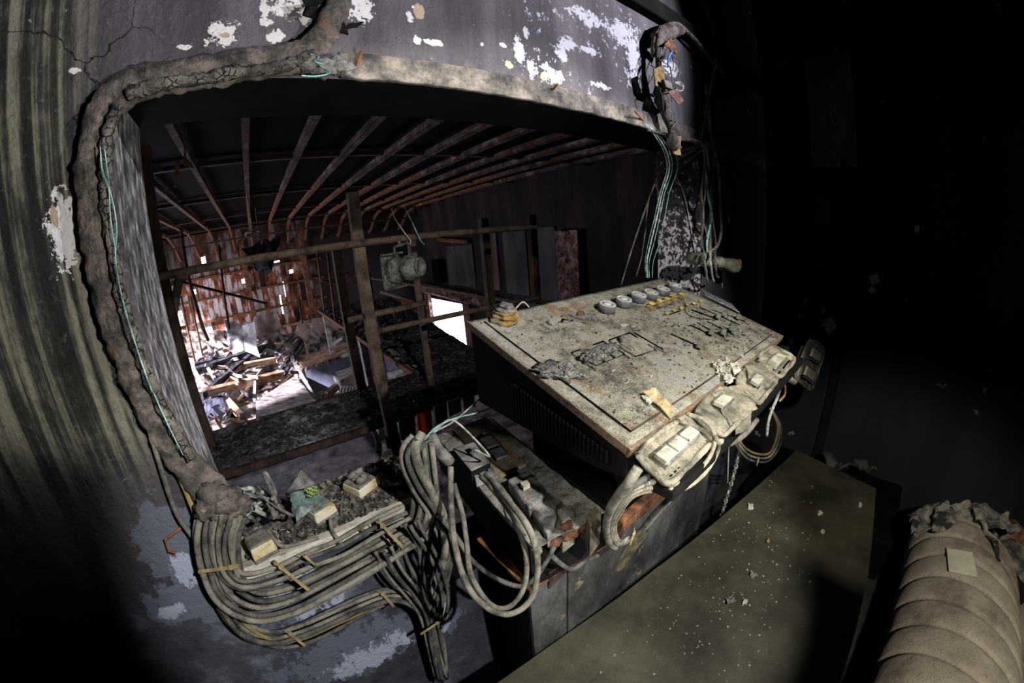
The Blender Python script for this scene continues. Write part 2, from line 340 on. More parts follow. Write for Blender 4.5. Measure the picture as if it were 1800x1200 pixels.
def decktop():
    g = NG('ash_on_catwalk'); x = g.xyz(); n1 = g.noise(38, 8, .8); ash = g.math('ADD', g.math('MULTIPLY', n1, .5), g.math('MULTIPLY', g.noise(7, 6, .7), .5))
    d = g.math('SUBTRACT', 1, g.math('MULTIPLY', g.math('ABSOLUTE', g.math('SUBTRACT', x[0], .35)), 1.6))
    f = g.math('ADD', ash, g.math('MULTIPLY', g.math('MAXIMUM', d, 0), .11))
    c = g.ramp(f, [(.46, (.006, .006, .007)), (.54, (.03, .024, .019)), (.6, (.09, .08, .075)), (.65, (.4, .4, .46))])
    return g.done(c, .6, n1, .012, 0, .5)
M['decktop'] = decktop()
M['board'] = gm('olive_board', [(.017, .016, .010), (.034, .032, .020), (.05, .046, .03)], 5, rough=.6, bd=.0008, spec=.4, speck=[(90, .72, (.2, .19, .15))], grime=.35)
M['concrete'] = gm('sooty_floor', [(.01, .01, .01), (.03, .03, .028)], 5, bd=.004)
M['rubble'] = gm('rubble_bits', [(.01, .01, .01), (.06, .055, .05), (.22, .19, .16)], 55, bd=.003, speck=[(70, .66, (.5, .42, .34))])
M['sillwood'] = gm('ashy_wood_strip', [(.06, .055, .05), (.3, .28, .24), (.5, .48, .43)], 20, (.3, 1, 1), bd=.002)
M['woodtan'] = gm('raw_wood', [(.16, .09, .05), (.42, .28, .18), (.6, .48, .38)], 5, (1, 1, 1), bd=.003)
M['woodgrey'] = gm('weathered_wood', [(.12, .1, .1), (.35, .32, .34), (.6, .56, .58)], 6, (.6, 2, 2), bd=.004)
M['woodchar'] = gm('charred_wood', [(.008, .008, .012), (.05, .05, .065), (.14, .14, .17)], 9, bd=.006)
M['heap'] = gm('burnt_heap', [(.02, .016, .015), (.14, .11, .095), (.42, .36, .33), (.6, .55, .55)], 3.2, bd=.05, bs=14, dist=.6)
M['sheetpale'] = gm('pale_sheet', [(.3, .28, .3), (.62, .6, .66)], 3, bd=.006)
M['sheetpink'] = gm('scorched_sheet', [(.16, .1, .095), (.36, .27, .25), (.45, .37, .34)], 2.5, bd=.006)
M['blueboard'] = gm('blue_grey_board', [(.05, .06, .09), (.14, .15, .22)], 3, rough=.6)
def farwall():
    g = NG('burnt_plank_wall'); x = g.xyz()
    cell = g.math('FLOOR', g.math('DIVIDE', x[0], .14)); fr = g.math('FRACT', g.math('DIVIDE', x[0], .14))
    cv = g.n('ShaderNodeCombineXYZ'); g.set(cv.inputs[0], cell); wn = g.n('ShaderNodeTexWhiteNoise', noise_dimensions='2D'); g.t.links.new(cv.outputs[0], wn.inputs['Vector'])
    n = g.noise(6, 6, .7); cz = g.n('ShaderNodeCombineXYZ'); g.set(cz.inputs[0], g.math('MULTIPLY', cell, 3.7)); g.set(cz.inputs[1], g.math('MULTIPLY', fr, .25)); g.set(cz.inputs[2], x[2])
    nt = g.n('ShaderNodeTexNoise'); g.t.links.new(cz.outputs[0], nt.inputs['Vector']); nt.inputs['Scale'].default_value = 1.9; nt.inputs['Detail'].default_value = 7; nt.inputs['Roughness'].default_value = .65
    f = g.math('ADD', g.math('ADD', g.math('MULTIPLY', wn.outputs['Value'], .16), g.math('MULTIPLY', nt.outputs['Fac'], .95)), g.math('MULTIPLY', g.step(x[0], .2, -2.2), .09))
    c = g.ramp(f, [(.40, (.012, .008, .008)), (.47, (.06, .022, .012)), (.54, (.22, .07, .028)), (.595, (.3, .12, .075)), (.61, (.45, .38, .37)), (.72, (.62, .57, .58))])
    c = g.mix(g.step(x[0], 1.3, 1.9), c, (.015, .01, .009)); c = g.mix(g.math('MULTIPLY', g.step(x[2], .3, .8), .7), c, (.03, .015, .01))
    c = g.mix(g.step(g.math('ABSOLUTE', g.math('SUBTRACT', fr, .5)), .44, .48), c, (.015, .01, .01))
    return g.done(c, .85, n, .01)
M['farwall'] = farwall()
M['hallwall'] = gm('charred_lining', [(.003, .002, .002), (.012, .008, .007), (.035, .02, .016)], 3, (1, 1, .3), bd=.005)
M['panelrust'] = gm('scorched_lining_board', [(.02, .012, .01), (.08, .05, .04), (.16, .1, .08)], 2.5, (1, 1, .3), speck=[(3, .6, (.25, .11, .03))])
M['panelgrey'] = gm('grey_lining_board', [(.02, .02, .024), (.07, .065, .07)], 2.5, (1, 1, .3))
M['panelpink'] = gm('pink_blistered_column', [(.02, .012, .012), (.15, .075, .065), (.32, .2, .19)], 7, speck=[(10, .57, (.012, .01, .01))])
M['roof'] = gm('roof_sheet', [(.0012, .001, .001), (.003, .002, .002)], 4, spec=.05)
M['lavender'] = gm('ash_grey_disc', [(.09, .08, .11), (.22, .2, .26), (.36, .33, .4)], 8, speck=[(34, .67, (.55, .5, .5))], rough=.6)
M['pinkboard'] = gm('pink_board', [(.2, .09, .09), (.42, .25, .25)], 6)
M['red'] = gm('red_paint', [(.35, .02, .02), (.55, .04, .04)], 6)
M['orange'] = gm('orange_paint', [(.3, .08, .02), (.6, .2, .05)], 20)
M['blueins'] = gm('blue_insulation', [(.03, .14, .5), (.08, .28, .8)], 20)
M['maroon'] = gm('maroon_board', [(.09, .04, .04), (.2, .1, .1)], 30)
M['lampbody'] = gm('ash_coated_lamp', [(.03, .03, .028), (.12, .12, .11), (.25, .25, .24)], 22, bd=.004, speck=[(50, .64, (.45, .45, .45))])
M['packet'] = gm('green_packet', [(.02, .05, .05), (.08, .14, .13), (.25, .29, .28)], 22, rough=.35, bd=.003, spec=.6)
M['packetink'] = gm('yellow_green_print', [(.06, .16, .05), (.3, .36, .08)], 90, rough=.5)
M['cloth'] = gm('sooty_cloth', [(.04, .036, .032), (.2, .18, .16), (.36, .33, .29)], 9, bd=.004, speck=[(6, .6, (.02, .02, .02))])
M['meltgrey'] = gm('ash_grey_melt', [(.06, .06, .06), (.17, .165, .155), (.28, .27, .24)], 50, bd=.004, crack=120)
M['darkcloth'] = gm('dark_cloth', [(.01, .01, .01), (.04, .038, .035), (.09, .085, .08)], 9, bd=.004)
M['roll'] = gm('dusty_quilting', [(.2, .165, .13), (.38, .32, .26), (.46, .4, .33)], 5, bd=.003, speck=[(140, .7, (.5, .46, .4))], grime=.45)
def _fix():
    return None
M['label'] = gm('cloth_patch', [(.5, .47, .38), (.66, .62, .5)], 14, bd=.001, grime=.2)
M['lever'] = gm('olive_handle', [(.07, .075, .055), (.16, .165, .12)], 20, rough=.45, spec=.5)
M['chip'] = gm('paint_chip', [(.2, .19, .16), (.42, .4, .35)], 30)
M['terminal'] = gm('dusty_black_plastic', [(.05, .05, .05), (.17, .165, .16), (.27, .265, .25)], 22, bd=.001)
M['panelrusty'] = gm('rust_spotted_plate', [(.1, .09, .07), (.24, .2, .14), (.26, .15, .06)], 26, bd=.0025, speck=[(110, .62, (.05, .04, .03))])
M['blueglass'] = gm('sooted_metal_box', [(.004, .004, .004), (.02, .019, .018)], 6, speck=[(18, .7, (.12, .11, .08))])

# ------------------------------------------------------------------ the room shell
W_, H_, T_ = 1.6, .84, .193
def wall_front():
    b = MB(); L, R, B, U = -2.75, 5.55, -2.6, 1.95
    def cell(x0, x1, z0, z1): b.span((x0, 0, z0), (x1, T_, z1))
    b.mi = 0
    def grid(x0, x1, z0, z1, y, flip):
        b._f([(x0, y, z0), (x1, y, z0), (x1, y, z1), (x0, y, z1)], [(0, 1, 2, 3)])
    for y in (0, T_):
        b.mi = 0 if y == 0 else 4
        grid(L, 0, B, U, y, 0); grid(W_, R, B, U, y, 0); grid(0, W_, H_, U, y, 0); grid(0, .42, B, 0, y, 0); grid(.42, W_, B, -.3, y, 0)
    def q(a, c, d, e, mi): b.mi = mi; b._f([a, c, d, e], [(0, 1, 2, 3)])
    q((0, 0, 0), (0, T_, 0), (0, T_, H_), (0, 0, H_), 1); q((W_, 0, -.3), (W_, T_, -.3), (W_, T_, H_), (W_, 0, H_), 2)
    q((0, 0, H_), (W_, 0, H_), (W_, T_, H_), (0, T_, H_), 3); q((0, 0, 0), (.42, 0, 0), (.42, T_, 0), (0, T_, 0), 3)
    q((.42, 0, -.3), (.42, T_, -.3), (.42, T_, 0), (.42, 0, 0), 3); q((.42, 0, -.3), (W_, 0, -.3), (W_, T_, -.3), (.42, T_, -.3), 3)
    bmesh.ops.remove_doubles(b.bm, verts=b.bm.verts, dist=1e-5)
    for (x0, x1) in ((L, L), (R, R)): pass
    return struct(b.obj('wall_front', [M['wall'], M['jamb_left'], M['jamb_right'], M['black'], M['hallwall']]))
wall_front()
def shell(name, mt, a, b_): return struct(MB().span(a, b_).obj(name, mt))
shell('wall_right', M['dark_wall'], (2.44, -2.4, -.95), (2.54, -.001, 1.95))
shell('wall_left', M['dark_wall'], (-1.4, -2.4, -.95), (-1.3, -.001, 1.95))
shell('wall_back', M['dark_wall'], (-1.4, -2.5, -.95), (2.54, -2.4, 1.95))
shell('floor_booth', M['concrete'], (-1.4, -2.5, -1.05), (2.54, -.001, -.95))
shell('ceiling_booth', M['dark_wall'], (-1.4, -2.5, 1.95), (2.54, -.001, 2.05))
# dusty lintel strip and the dark ledge above
b = MB(); ed = [(.36+.02*i, .838+.004*noise.noise(Vector((i*.7, 0, 0)))) for i in range(64)]
b.prism([(x, z) for x, z in ed] + [(ed[-1][0], .892), (ed[0][0], .887)], 0, .012)
for v in b.bm.verts: v.co = Vector((v.co.x, -v.co.z, v.co.y))
struct(b.obj('trim_1', M['trimdust'], bevel=.003))
struct(MB().span((.2, -.035, 1.235), (2.435, -.001, 1.30)).obj('trim_2', M['side_metal'], bevel=.006))
struct(MB().span((2.40, -2.3, 1.235), (2.438, -.04, 1.30)).obj('trim_3', M['black'], bevel=.006))
struct(MB().span((2.405, -.475, -.95), (2.438, -.43, .84)).obj('trim_4', M['side_metal'], bevel=.004))
# hall
shell('floor_hall', M['heap'], (-4.5, .2, -2.4), (4.63, 10.1, -2.3))
def wall_hall_left():
    b = MB(); x0, x1 = -2.75, -2.65
    b.span((x0, T_, -2.6), (x1, 5.1, 1.6)); b.span((x0, 9.7, -2.6), (x1, 10.1, 1.6)); b.span((x0, 5.1, .45), (x1, 9.7, 1.6)); b.span((x0, 5.1, -2.6), (x1, 9.7, -2.45))
    return struct(b.obj('wall_hall_left', M['hallwall']))
wall_hall_left()
XR = 4.6
d0, d1 = at(757, 526, 'x', XR), at(815, 535, 'x', XR)
def wall_hall_right():
    b = MB(); x0, x1 = XR, XR+.03; yA, yB, zt = d1.y, d0.y, d1.z
    b.span((x0, T_, -2.6), (x1, yA, 1.6)); b.span((x0, yB, -2.6), (x1, 10.1, 1.6)); b.span((x0, yA, zt), (x1, yB, 1.6))
    return struct(b.obj('wall_hall_right', M['hallwall']))
wall_hall_right()
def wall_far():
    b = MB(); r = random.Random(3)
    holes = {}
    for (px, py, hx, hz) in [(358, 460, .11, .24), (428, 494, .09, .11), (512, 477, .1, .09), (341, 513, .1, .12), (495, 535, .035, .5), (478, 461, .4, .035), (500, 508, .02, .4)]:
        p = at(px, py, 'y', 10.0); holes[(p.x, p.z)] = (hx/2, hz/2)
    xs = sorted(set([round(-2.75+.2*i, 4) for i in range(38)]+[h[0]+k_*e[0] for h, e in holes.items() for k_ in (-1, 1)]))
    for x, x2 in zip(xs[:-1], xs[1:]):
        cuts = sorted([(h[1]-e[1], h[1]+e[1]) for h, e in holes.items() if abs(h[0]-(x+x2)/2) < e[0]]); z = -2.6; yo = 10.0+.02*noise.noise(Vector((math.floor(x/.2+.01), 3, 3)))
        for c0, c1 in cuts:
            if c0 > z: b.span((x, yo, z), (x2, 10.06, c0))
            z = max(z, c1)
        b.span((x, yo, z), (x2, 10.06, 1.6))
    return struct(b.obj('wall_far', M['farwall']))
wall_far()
def roof():
    b = MB(); b.span((-2.75, T_, 1.52), (4.65, 8.2, 1.6)); y = 8.25
    while y < 10: b.span((-2.75, y, 1.5), (4.65, y+.33, 1.56)); y += .36
    return struct(b.obj('ceiling_hall', M['roof']))
roof()
n_ = 5
for z in (-1.65, -1.15, -.62, -.08, .42):
    struct(MB().span((-2.6, 9.9, z), (1.9, 9.99, z+.05)).obj(f'trim_{n_}', M['woodtan'] if z < -1 else M['rust'])); n_ += 1
for px, py in ((440, 520), (545, 520), (300, 520)):
    p = at(px, py, 'y', 9.85); struct(MB().span((p.x-.06, 9.8, -2.3), (p.x+.06, 9.89, 1.4)).obj(f'trim_{n_}', M['rust'])); n_ += 1
# lining boards and blistered column on the hall's right wall
def lining(p0, p1, mt, th=.04):
    a = at(*p0, 'x', XR-.02); c = at(*p1, 'x', XR-.02)
    return MB().span((XR-th, c.y, min(a.z, c.z)), (XR-.001, a.y, max(a.z, c.z)))
for nm_, lb, p0, p1, mt, th in [
    ('wall_lining_board', 'pale grey burnt wall board above the bright doorway', (785, 432), (838, 505), 'panelgrey', .05),
    ('wall_lining_board', 'tall dark grey wall board right of the rusty brown one', (883, 400), (932, 520), 'panelgrey', .04),
    ('wall_lining_board', 'rusty brown scorched wall board left of the dark grey one', (845, 400), (881, 510), 'panelrust', .05),
    ('wall_lining_board', 'black wall board beside the pink blistered column', (940, 400), (983, 530), 'panelgrey', .04),
    ('wall_column', 'pink blistered column on the far right hall wall', (984, 405), (1030, 560), 'panelpink', .14),
    ('loudspeaker', 'black box hung on the wall left of the pale grey board', (768, 455), (786, 497), 'black', .2)]:
    tag(lining(p0, p1, M[mt], th).obj(nm_, M[mt], bevel=.01), lb, 'column' if 'column' in nm_ else 'speaker' if 'loud' in nm_ else 'wall board')

# ------------------------------------------------------------------ hall: joists, catwalk, posts, rails
lay = 'steel ceiling joists running away over the hall'
for k in range(-6, 10):
    x = .243+.44*k
    pts = [(x, .25, 1.42), (x, 4.6+.5*math.sin(k*2.3), 1.42), (x, 8.6, 1.42), (x, 9.2, 1.3), (x, 9.75, .98), (x, 9.95, .93)]
    b = MB(); wdt = .023
    for i in range(5):
        b.mi = 1 if i else 0; a, c = Vector(pts[i]), Vector(pts[i+1])
        for (dx, h0, h1, ww) in ((0, -.006, .006, wdt), (-wdt+.004, 0, .06, .004), (wdt-.004, 0, .06, .004)):
            b.hexa([a+Vector((dx-ww, 0, h0)), a+Vector((dx+ww, 0, h0)), a+Vector((dx+ww, 0, h1)), a+Vector((dx-ww, 0, h1))],
                   [c+Vector((dx-ww, 0, h0)), c+Vector((dx+ww, 0, h0)), c+Vector((dx+ww, 0, h1)), c+Vector((dx-ww, 0, h1))])
    o = b.obj('ceiling_joist', [M['joist'], M['rust']]); o['group'] = lay; o['kind'] = 'structure'; o['label'] = 'rusty steel channel joist under the black roof of the burnt hall'
for i, (y, z) in enumerate([(3.1, 1.48), (5.0, 1.48), (7.0, 1.48), (8.5, 1.44), (9.3, 1.22)]):
    struct(MB().span((-2.7, y, z-.03), (4.59, y+.06, z+.01)).obj(f'trim_{n_}', M['rustdark'])); n_ += 1

# catwalk in front of the opening
t = thing('catwalk', 'ash covered catwalk crossing the hall just outside the window opening', 'catwalk', (.5, 1.72, -.7))
b = MB(); q = [(-2.7, 1.74, -.63), (4.55, 1.74, -.63), (4.55, 2.44, -.63), (-2.7, 2.44, -.63)]
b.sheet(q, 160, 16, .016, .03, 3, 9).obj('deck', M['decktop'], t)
for y in (1.72, 2.45):
    MB().span((-2.7, y-.015, -.655), (4.55, y+.015, -.612)).obj('edge_angle', M['rustdark'] if y < 2 else M['rustdark'], t)
t = thing('side_deck', 'charred deck running back along the right of the hall behind the catwalk', 'deck', (2.1, 5, -.7))
b = MB(); b.sheet([(1.36, 2.48, -.63), (2.07, 2.48, -.63), (3.0, 7.9, -.63), (1.36, 7.9, -.63)], 40, 90, .03, .03, 8, 5).obj('deck', M['char'], t)
MB().span((1.325, 2.48, -.665), (1.35, 7.9, -.61)).obj('edge_board', M['rust'], t)
for y in (4.6, 7.6): MB().span((1.38, y, -2.3), (1.48, y+.1, -.66)).obj('support_post', M['woodgrey'], t)
# debris on the decks
def rubble(name, label, fn, n, s0, s1, mt, cat='rubble', seed=1, flat=.5):
    r = random.Random(seed); b = MB()
    for i in range(n):
        p = fn(r); s = r.uniform(s0, s1)
        R_ = Matrix.Rotation(r.uniform(0, 6.28), 3, 'Z') @ Matrix.Rotation(r.uniform(-.5, .5), 3, 'X')
        b.box(Vector(p), (s, s*r.uniform(.4, 1), s*r.uniform(.2, flat)), R_, s*.18)
    return tag(b.obj(name, mt), label, cat, kind='stuff')
rubble('ash_debris', 'loose ash and charred crumbs scattered along the catwalk deck', lambda r: (r.uniform(-1.2, 2.6), r.uniform(1.76, 2.42), -.612), 1500, .008, .035, M['char'], seed=2)
rubble('char_debris', 'charred lumps scattered over the side deck', lambda r: (lambda y: (r.uniform(1.4, 1.95+(y-2.5)*.17), y, -.60))(r.uniform(2.5, 7.5)), 900, .02, .09, M['char'], seed=3)

def post(name, label, a, c, yy, wd, mt='rustdark', group=None, cat='post', z0=None, z1=None, xo=0, bolt=False):
    p, q_ = Y(*a, yy), Y(*c, yy); x = (p.x+q_.x)/2+xo
    zb = min(p.z, q_.z) if z0 is None else z0; zt = max(p.z, q_.z) if z1 is None else z1
    b = MB()
    b.span((x-wd/2, yy-wd*.35, zb), (x-wd/2+.006, yy+wd*.35, zt)); b.span((x-wd/2, yy-wd*.35-.006, zb), (x+wd/2, yy-wd*.35, zt)); b.span((x+wd/2-.006, yy-wd*.35, zb), (x+wd/2, yy+wd*.35, zt)); b.span((x-wd/2, yy+wd*.35, zb), (x+wd/2, yy+wd*.35+.006, zt))
    if bolt:
        for k in range(5): z_ = zb+(zt-zb)*(k+.5)/5; b.cyl((x, yy-wd*.35-.014, z_), (x, yy-wd*.35-.004, z_), .011, seg=8)
    return tag(b.obj(name, M[mt]), label, cat, group)
post('steel_post', 'broad rusty steel post nearest the opening, bolted to the catwalk edge', (632, 430), (687, 763), 1.545, .062, z0=-.95, z1=.86, mt='pipe', bolt=True)
post('steel_post', 'second rusty steel post standing behind the left of the broad bolted one', (593, 437), (633, 683), 2.5, .075, z0=-.7, z1=.60, mt='pipe')
post('steel_post', 'leftmost rusty steel post beside the flaked window jamb', (287, 477), (360, 760), 2.2, .07, z0=-2.3, z1=1.41)
post('steel_post', 'thin steel post directly right of the hanging stage lamp', (730, 417), (748, 647), 2.05, .04, z0=-.62, z1=.60, mt='pipe')
post('steel_post', 'dark square post in the hall just left of the control desk corner', (935, 363), (940, 533), 2.6, .09, z0=-.62, z1=.72)
post('steel_post', 'dark steel post midway along the top rail', (850, 377), (860, 530), 2.9, .09, z0=-.62, z1=.72)
post('steel_post', 'slim black pipe post right behind the broad bolted post', (662, 600), (678, 660), 3.0, .05, z0=-2.3, z1=.3, mt='woodchar')
for a_, c_, y_, lb in [((557, 440), (570, 545), 7.4, 'thin bare pipe hanging left of the second rusty post'), ((575, 437), (590, 565), 6.2, 'thin bare pipe just left of the second rusty post'),
                       ((385, 430), (403, 578), 5.0, 'thin black rod hanging in front of the plank wall'), ((335, 520), (360, 640), 8.2, 'rusty rod before the bright left end of the plank wall'),
                       ((318, 520), (343, 635), 8.0, 'leftmost rusty rod before the plank wall'), ((693, 540), (698, 600), 4.6, 'thin rod rising off the side deck behind the broad post'), ((524, 520), (532, 568), 7.6, 'short black stub pipe rising from the heap')]:
    p, q_ = Y(*a_, y_), Y(*c_, y_); tag(MB().tube([p, q_], .02 if y_ > 6 else .014, 8).obj('metal_rod', M['rust'] if 'rusty' in lb else M['rustdark'], smooth=True), lb, 'rod')
def pipe(name, label, pts, r, mt='pipe', cat='rail', sag=0):
    P_ = [Vector(p) for p in pts]
    if sag:
        a, c = P_; P_ = [a.lerp(c, i/10)+Vector((0, 0, -sag*4*(i/10)*(1-i/10))) for i in range(11)]
    return tag(MB().tube(P_, r, 12).obj(name, M[mt], smooth=True), label, cat)
pipe('top_rail', 'long rusty top rail pipe crossing the whole window view', [(-2.66, 1.5, .57), (2.06, 1.5, .57)], .021)
pipe('guard_rail', 'dusty guard rail pipe running right from the broad post to the desk', [Y(655, 584, 1.583), Y(945, 523, 1.583)], .018)
pipe('guard_rail', 'short stub rail poking out both sides of the broad post', [Y(612, 563, 1.585), Y(748, 532, 1.585)], .019)
pipe('guard_rail', 'long rail on the far side sloping down to the right behind the stage lamp', [at(613, 483, 'x', 2.75), at(985, 545, 'x', 2.75)], .022)
pipe('guard_rail', 'thin rail running back below the stage lamp', [Y(670, 513, 4.2), Y(742, 533, 2.1)], .02)
pipe('brace_rod', 'rusty brace rod slanting down in front of the plank wall', [Y(318, 495, 5.5), Y(468, 533, 6.5)], .022, 'rust', 'rod')
pipe('brace_rod', 'green stained diagonal brace at the left edge of the hall', [Y(315, 490, 2.3), Y(300, 585, 2.2)], .03, 'lever', 'rod')
pipe('charred_strip', 'dangling charred strip hanging in front of the plank wall', spline([Y(318, 400, 4), Y(325, 450, 4), Y(335, 500, 4), Y(345, 535, 4.1), Y(355, 570, 4), Y(366, 598, 4.1)], 6), .018, 'lampbody', 'strip')
# clamp hanging from a joist
b = MB(); c = Y(325, 290, 2.0); b.sheet([c+Vector((-.05, 0, .02)), c+Vector((.0, 0, .045)), c+Vector((.01, -.05, .02)), c+Vector((-.04, -.05, 0))], 6, 6, .015, .006, 4).sheet([c+Vector((0, 0, .045)), c+Vector((.05, 0, -.03)), c+Vector((.04, -.03, -.03)), c+Vector((0, -.05, .03))], 6, 6, .01, .006, 5)
b.tube([c+Vector((-.04, 0, .02)), c+Vector((-.07, 0, -.12))], .012)
b.tube([c, (c.x+.02, c.y, 1.42)], .008)
tag(b.obj('pipe_clamp', M['rust']), 'orange rusted clamp dangling under the left joists', 'clamp')
# spiral ring
c = Y(422, 413, 4.5); c.x = .243; b = MB(); b.tube([c+Vector((.09*math.cos(a/12*6.283), .09*math.sin(a/12*6.283), .02*math.sin(a))) for a in range(13)], .012); b.tube([c+Vector((0, .09, 0)), (c.x, c.y+.09, 1.425)], .006)
tag(b.obj('metal_ring', M['palewire'], smooth=True), 'pale wire ring hung under the far ceiling above the top rail', 'ring')
c = Y(462, 455, 6.0); b = MB(); b.sheet([c+Vector((-.35, 0, .25)), c+Vector((.4, 0, .35)), c+Vector((.1, 0, -.3)), c+Vector((-.15, 0, -.2))], 10, 8, .1, .02, 6, 3, .3); b.tube([c+Vector((0, 0, .25)), (c.x, c.y, 1.42)], .012)
tag(b.obj('roofing_scrap', M['woodchar']), 'black roofing scrap drooping behind the top rail', 'scrap')

# stage lamp
a0, a1 = Y(688, 476, 1.53), Y(733, 469, 1.37); ax = (a1-a0).normalized(); mid = (a0+a1)/2
t = thing('stage_lamp', 'ash coated stage lamp hanging by its yoke from the top rail', 'stage lamp', mid)
MB().lathe(a0, ax, [(0, .07), (.02, .075), (.06, .078), (.065, .07), (.12, .072), (.125, .078), (.15, .074), (.185, .058), (.21, .05), (.21, .036), (.15, .034)], 28).obj('housing', M['lampbody'], t, True)
MB().lathe(a0+ax*.205, ax, [(0, .042), (0, .052), (.012, .054), (.016, .048), (.016, .038), (.004, .036)], 28).obj('lens_ring', M['lampbody'], t, True)
MB().cyl(a0+ax*.152, a0+ax*.156, .033, seg=24).obj('lens', M['black'], t)
b = MB(FR(a0, ax.cross(Vector((0, 0, 1))), (0, 0, 1))); b.box((0, 0, .0), (.17, .19, .012)); b.box((0, .1, -.02), (.16, .012, .05)); b.box((0, -.1, -.02), (.16, .012, .05)); b.obj('colour_frame', M['lampbody'], t, bevel=.003)
sx = ax.cross(Vector((0, 0, 1))).normalized(); c = mid+Vector((.0, 0, 0)); hz = .135
b = MB(); dx = ax*.052
pts = [c-dx+Vector((0, 0, .05)), c-dx+Vector((0, 0, hz)), c+dx+Vector((0, 0, hz+.01)), c+dx+Vector((0, 0, .05))]
for i in range(3): b.tube([pts[i], pts[i+1]], .007, 4)
b.tube([c+Vector((0, 0, hz)), (c.x, 1.5, .57)], .008)
b.obj('yoke', M['lampbody'], t)
tag(MB().tube(spline([Y(688, 366, 1.45), Y(695, 385, 1.45), Y(712, 410, 1.45), Y(722, 424, 1.45), Y(717, 432, 1.45)]), .0035, 6).obj('hanging_wire', M['palewire'], smooth=True), 'pale wire curling down to the stage lamp yoke', 'wire')
tag(MB().tube(spline([Y(709, 360, 1.45), Y(722, 385, 1.45), Y(738, 420, 1.45), Y(747, 430, 1.45)]), .0035, 6).obj('hanging_wire', M['teal'], smooth=True), 'teal wire dangling just right of the stage lamp yoke', 'wire')

# scaffold and shelf bits mid distance
for (a_, c_, y_, lb) in [((612, 492), (652, 510), 5.2, 'rusty cross bar behind the two rusty posts'), ((565, 493), (600, 500), 6.4, 'thin cross bar left of the second rusty post')]:
    tag(MB().tube([Y(*a_, y_), Y(*c_, y_)], .025, 6).obj('cross_bar', M['rust']), lb, 'bar')

# ------------------------------------------------------------------ hall: the burnt heap
def depth(py): return 9.6-(py-560)*.0195 if py > 560 else 9.6
def heap():
    b = MB(); nx, ny = 74, 46; g = {}
    for j in range(ny+1):
        for i in range(nx+1):
            px = 250+i*(620/nx); py = 575+j*(215/ny); p = at(px, py, 'y', depth(py)+.15)
            p.z += .16*noise.noise(Vector((p.x*2.1, p.y*2.1, 3)))+.09*noise.noise(Vector((p.x*6, p.y*6, 1)))-.10
            p.z = min(p.z, -.95) if p.x > 1.15 else p.z; p.y = min(p.y, 9.85); p.x = max(min(p.x, 4.5), -2.6); p.z = max(p.z, -2.35); g[i, j] = p
    V = {k: b.bm.verts.new(v) for k, v in g.items()}
    for i in range(nx):
        for j in range(ny): b.bm.faces.new((V[i, j], V[i+1, j], V[i+1, j+1], V[i, j+1]))
    return tag(b.obj('rubble_heap', M['heap']), 'heap of burnt rubble and plaster covering the hall floor', 'rubble', kind='stuff')
heap()
def slab(name, mt, quad, th, label, cat, group=None, crump=.0, seed=1, rag=0, n=8):
    q = [Y(px, py, y) for px, py, y in quad]; b = MB(); b.sheet(q, n, n, crump, th, seed, 2.2, rag)
    return tag(b.obj(name, M[mt], smooth=False), label, cat, group)
D = depth
slab('plaster_sheet', 'sheetpale', [(390, 560, 8.9), (447, 562, 8.9), (446, 622, 8.3), (408, 628, 8.1)], .03, 'bright pale curled sheet leaning at the middle of the heap', 'sheet', crump=.14, rag=.25, n=16)
slab('plaster_sheet', 'sheetpale', [(428, 575, 8.7), (448, 566, 8.6), (455, 625, 8.0), (432, 618, 8.1)], .02, 'narrow pale sheet folded over the right edge of the bright curled one', 'sheet', crump=.08, seed=4, n=10)
slab('plaster_sheet', 'sheetpink', [(445, 560, 9.2), (486, 540, 9.3), (500, 575, 8.9), (447, 598, 8.7)], .03, 'large brownish pink sheet standing behind the grey plank', 'sheet', crump=.16, seed=2, rag=.15, n=14)
slab('plaster_sheet', 'sheetpink', [(515, 585, 8.8), (530, 558, 9), (547, 575, 8.9), (540, 600, 8.6)], .03, 'beige folded sheet on the heap right of the large pink one', 'sheet', crump=.14, seed=3, rag=.1, n=12)
slab('plaster_sheet', 'sheetpale', [(345, 605, 9.3), (375, 590, 9.3), (410, 622, 8.7), (350, 635, 8.7)], .03, 'low pale triangular sheet at the foot of the plank wall', 'sheet', crump=.1, seed=5, rag=.15)
slab('plaster_sheet', 'sheetpink', [(548, 560, 9.5), (592, 553, 9.5), (596, 580, 9.5), (550, 590, 9.5)], .04, 'dull brown panel behind the right end of the heap', 'sheet', crump=.05, seed=6)
slab('blue_board', 'blueboard', [(347, 705, 6.7), (395, 690, 7.0), (402, 722, 6.5), (360, 742, 6.2)], .04, 'dark blue board lying low at the left of the heap', 'board', crump=.08)
slab('timber_door', 'woodgrey', [(450, 707, 6.6), (518, 662, 7.4), (555, 706, 6.5), (450, 743, 6.0)], .05, 'weathered grey timber door lying on the heap beside the catwalk', 'door', crump=.01)
slab('blue_counter', 'blueboard', [(536, 652, 7.4), (668, 608, 7.4), (672, 655, 7.3), (548, 692, 7.3)], .05, 'blue grey boarded counter front behind the second rusty post', 'counter', crump=.0)
slab('counter_top', 'woodtan', [(532, 646, 7.38), (668, 600, 7.38), (655, 592, 8.3), (520, 630, 8.3)], .05, 'scorched timber top above the blue grey counter', 'board', crump=.03)
slab('blue_counter', 'blueboard', [(672, 612, 7.6), (702, 618, 6.4), (706, 648, 6.4), (674, 655, 7.3)], .05, 'speckled blue return panel seen behind the broad bolted post', 'counter', crump=.02)
slab('floor_sheet', 'sheetpale', [(640, 685, 6.8), (690, 640, 7.8), (752, 662, 7.2), (700, 690, 6.4)], .03, 'bright dusty sheet on the hall floor under the side deck', 'sheet', crump=.05)
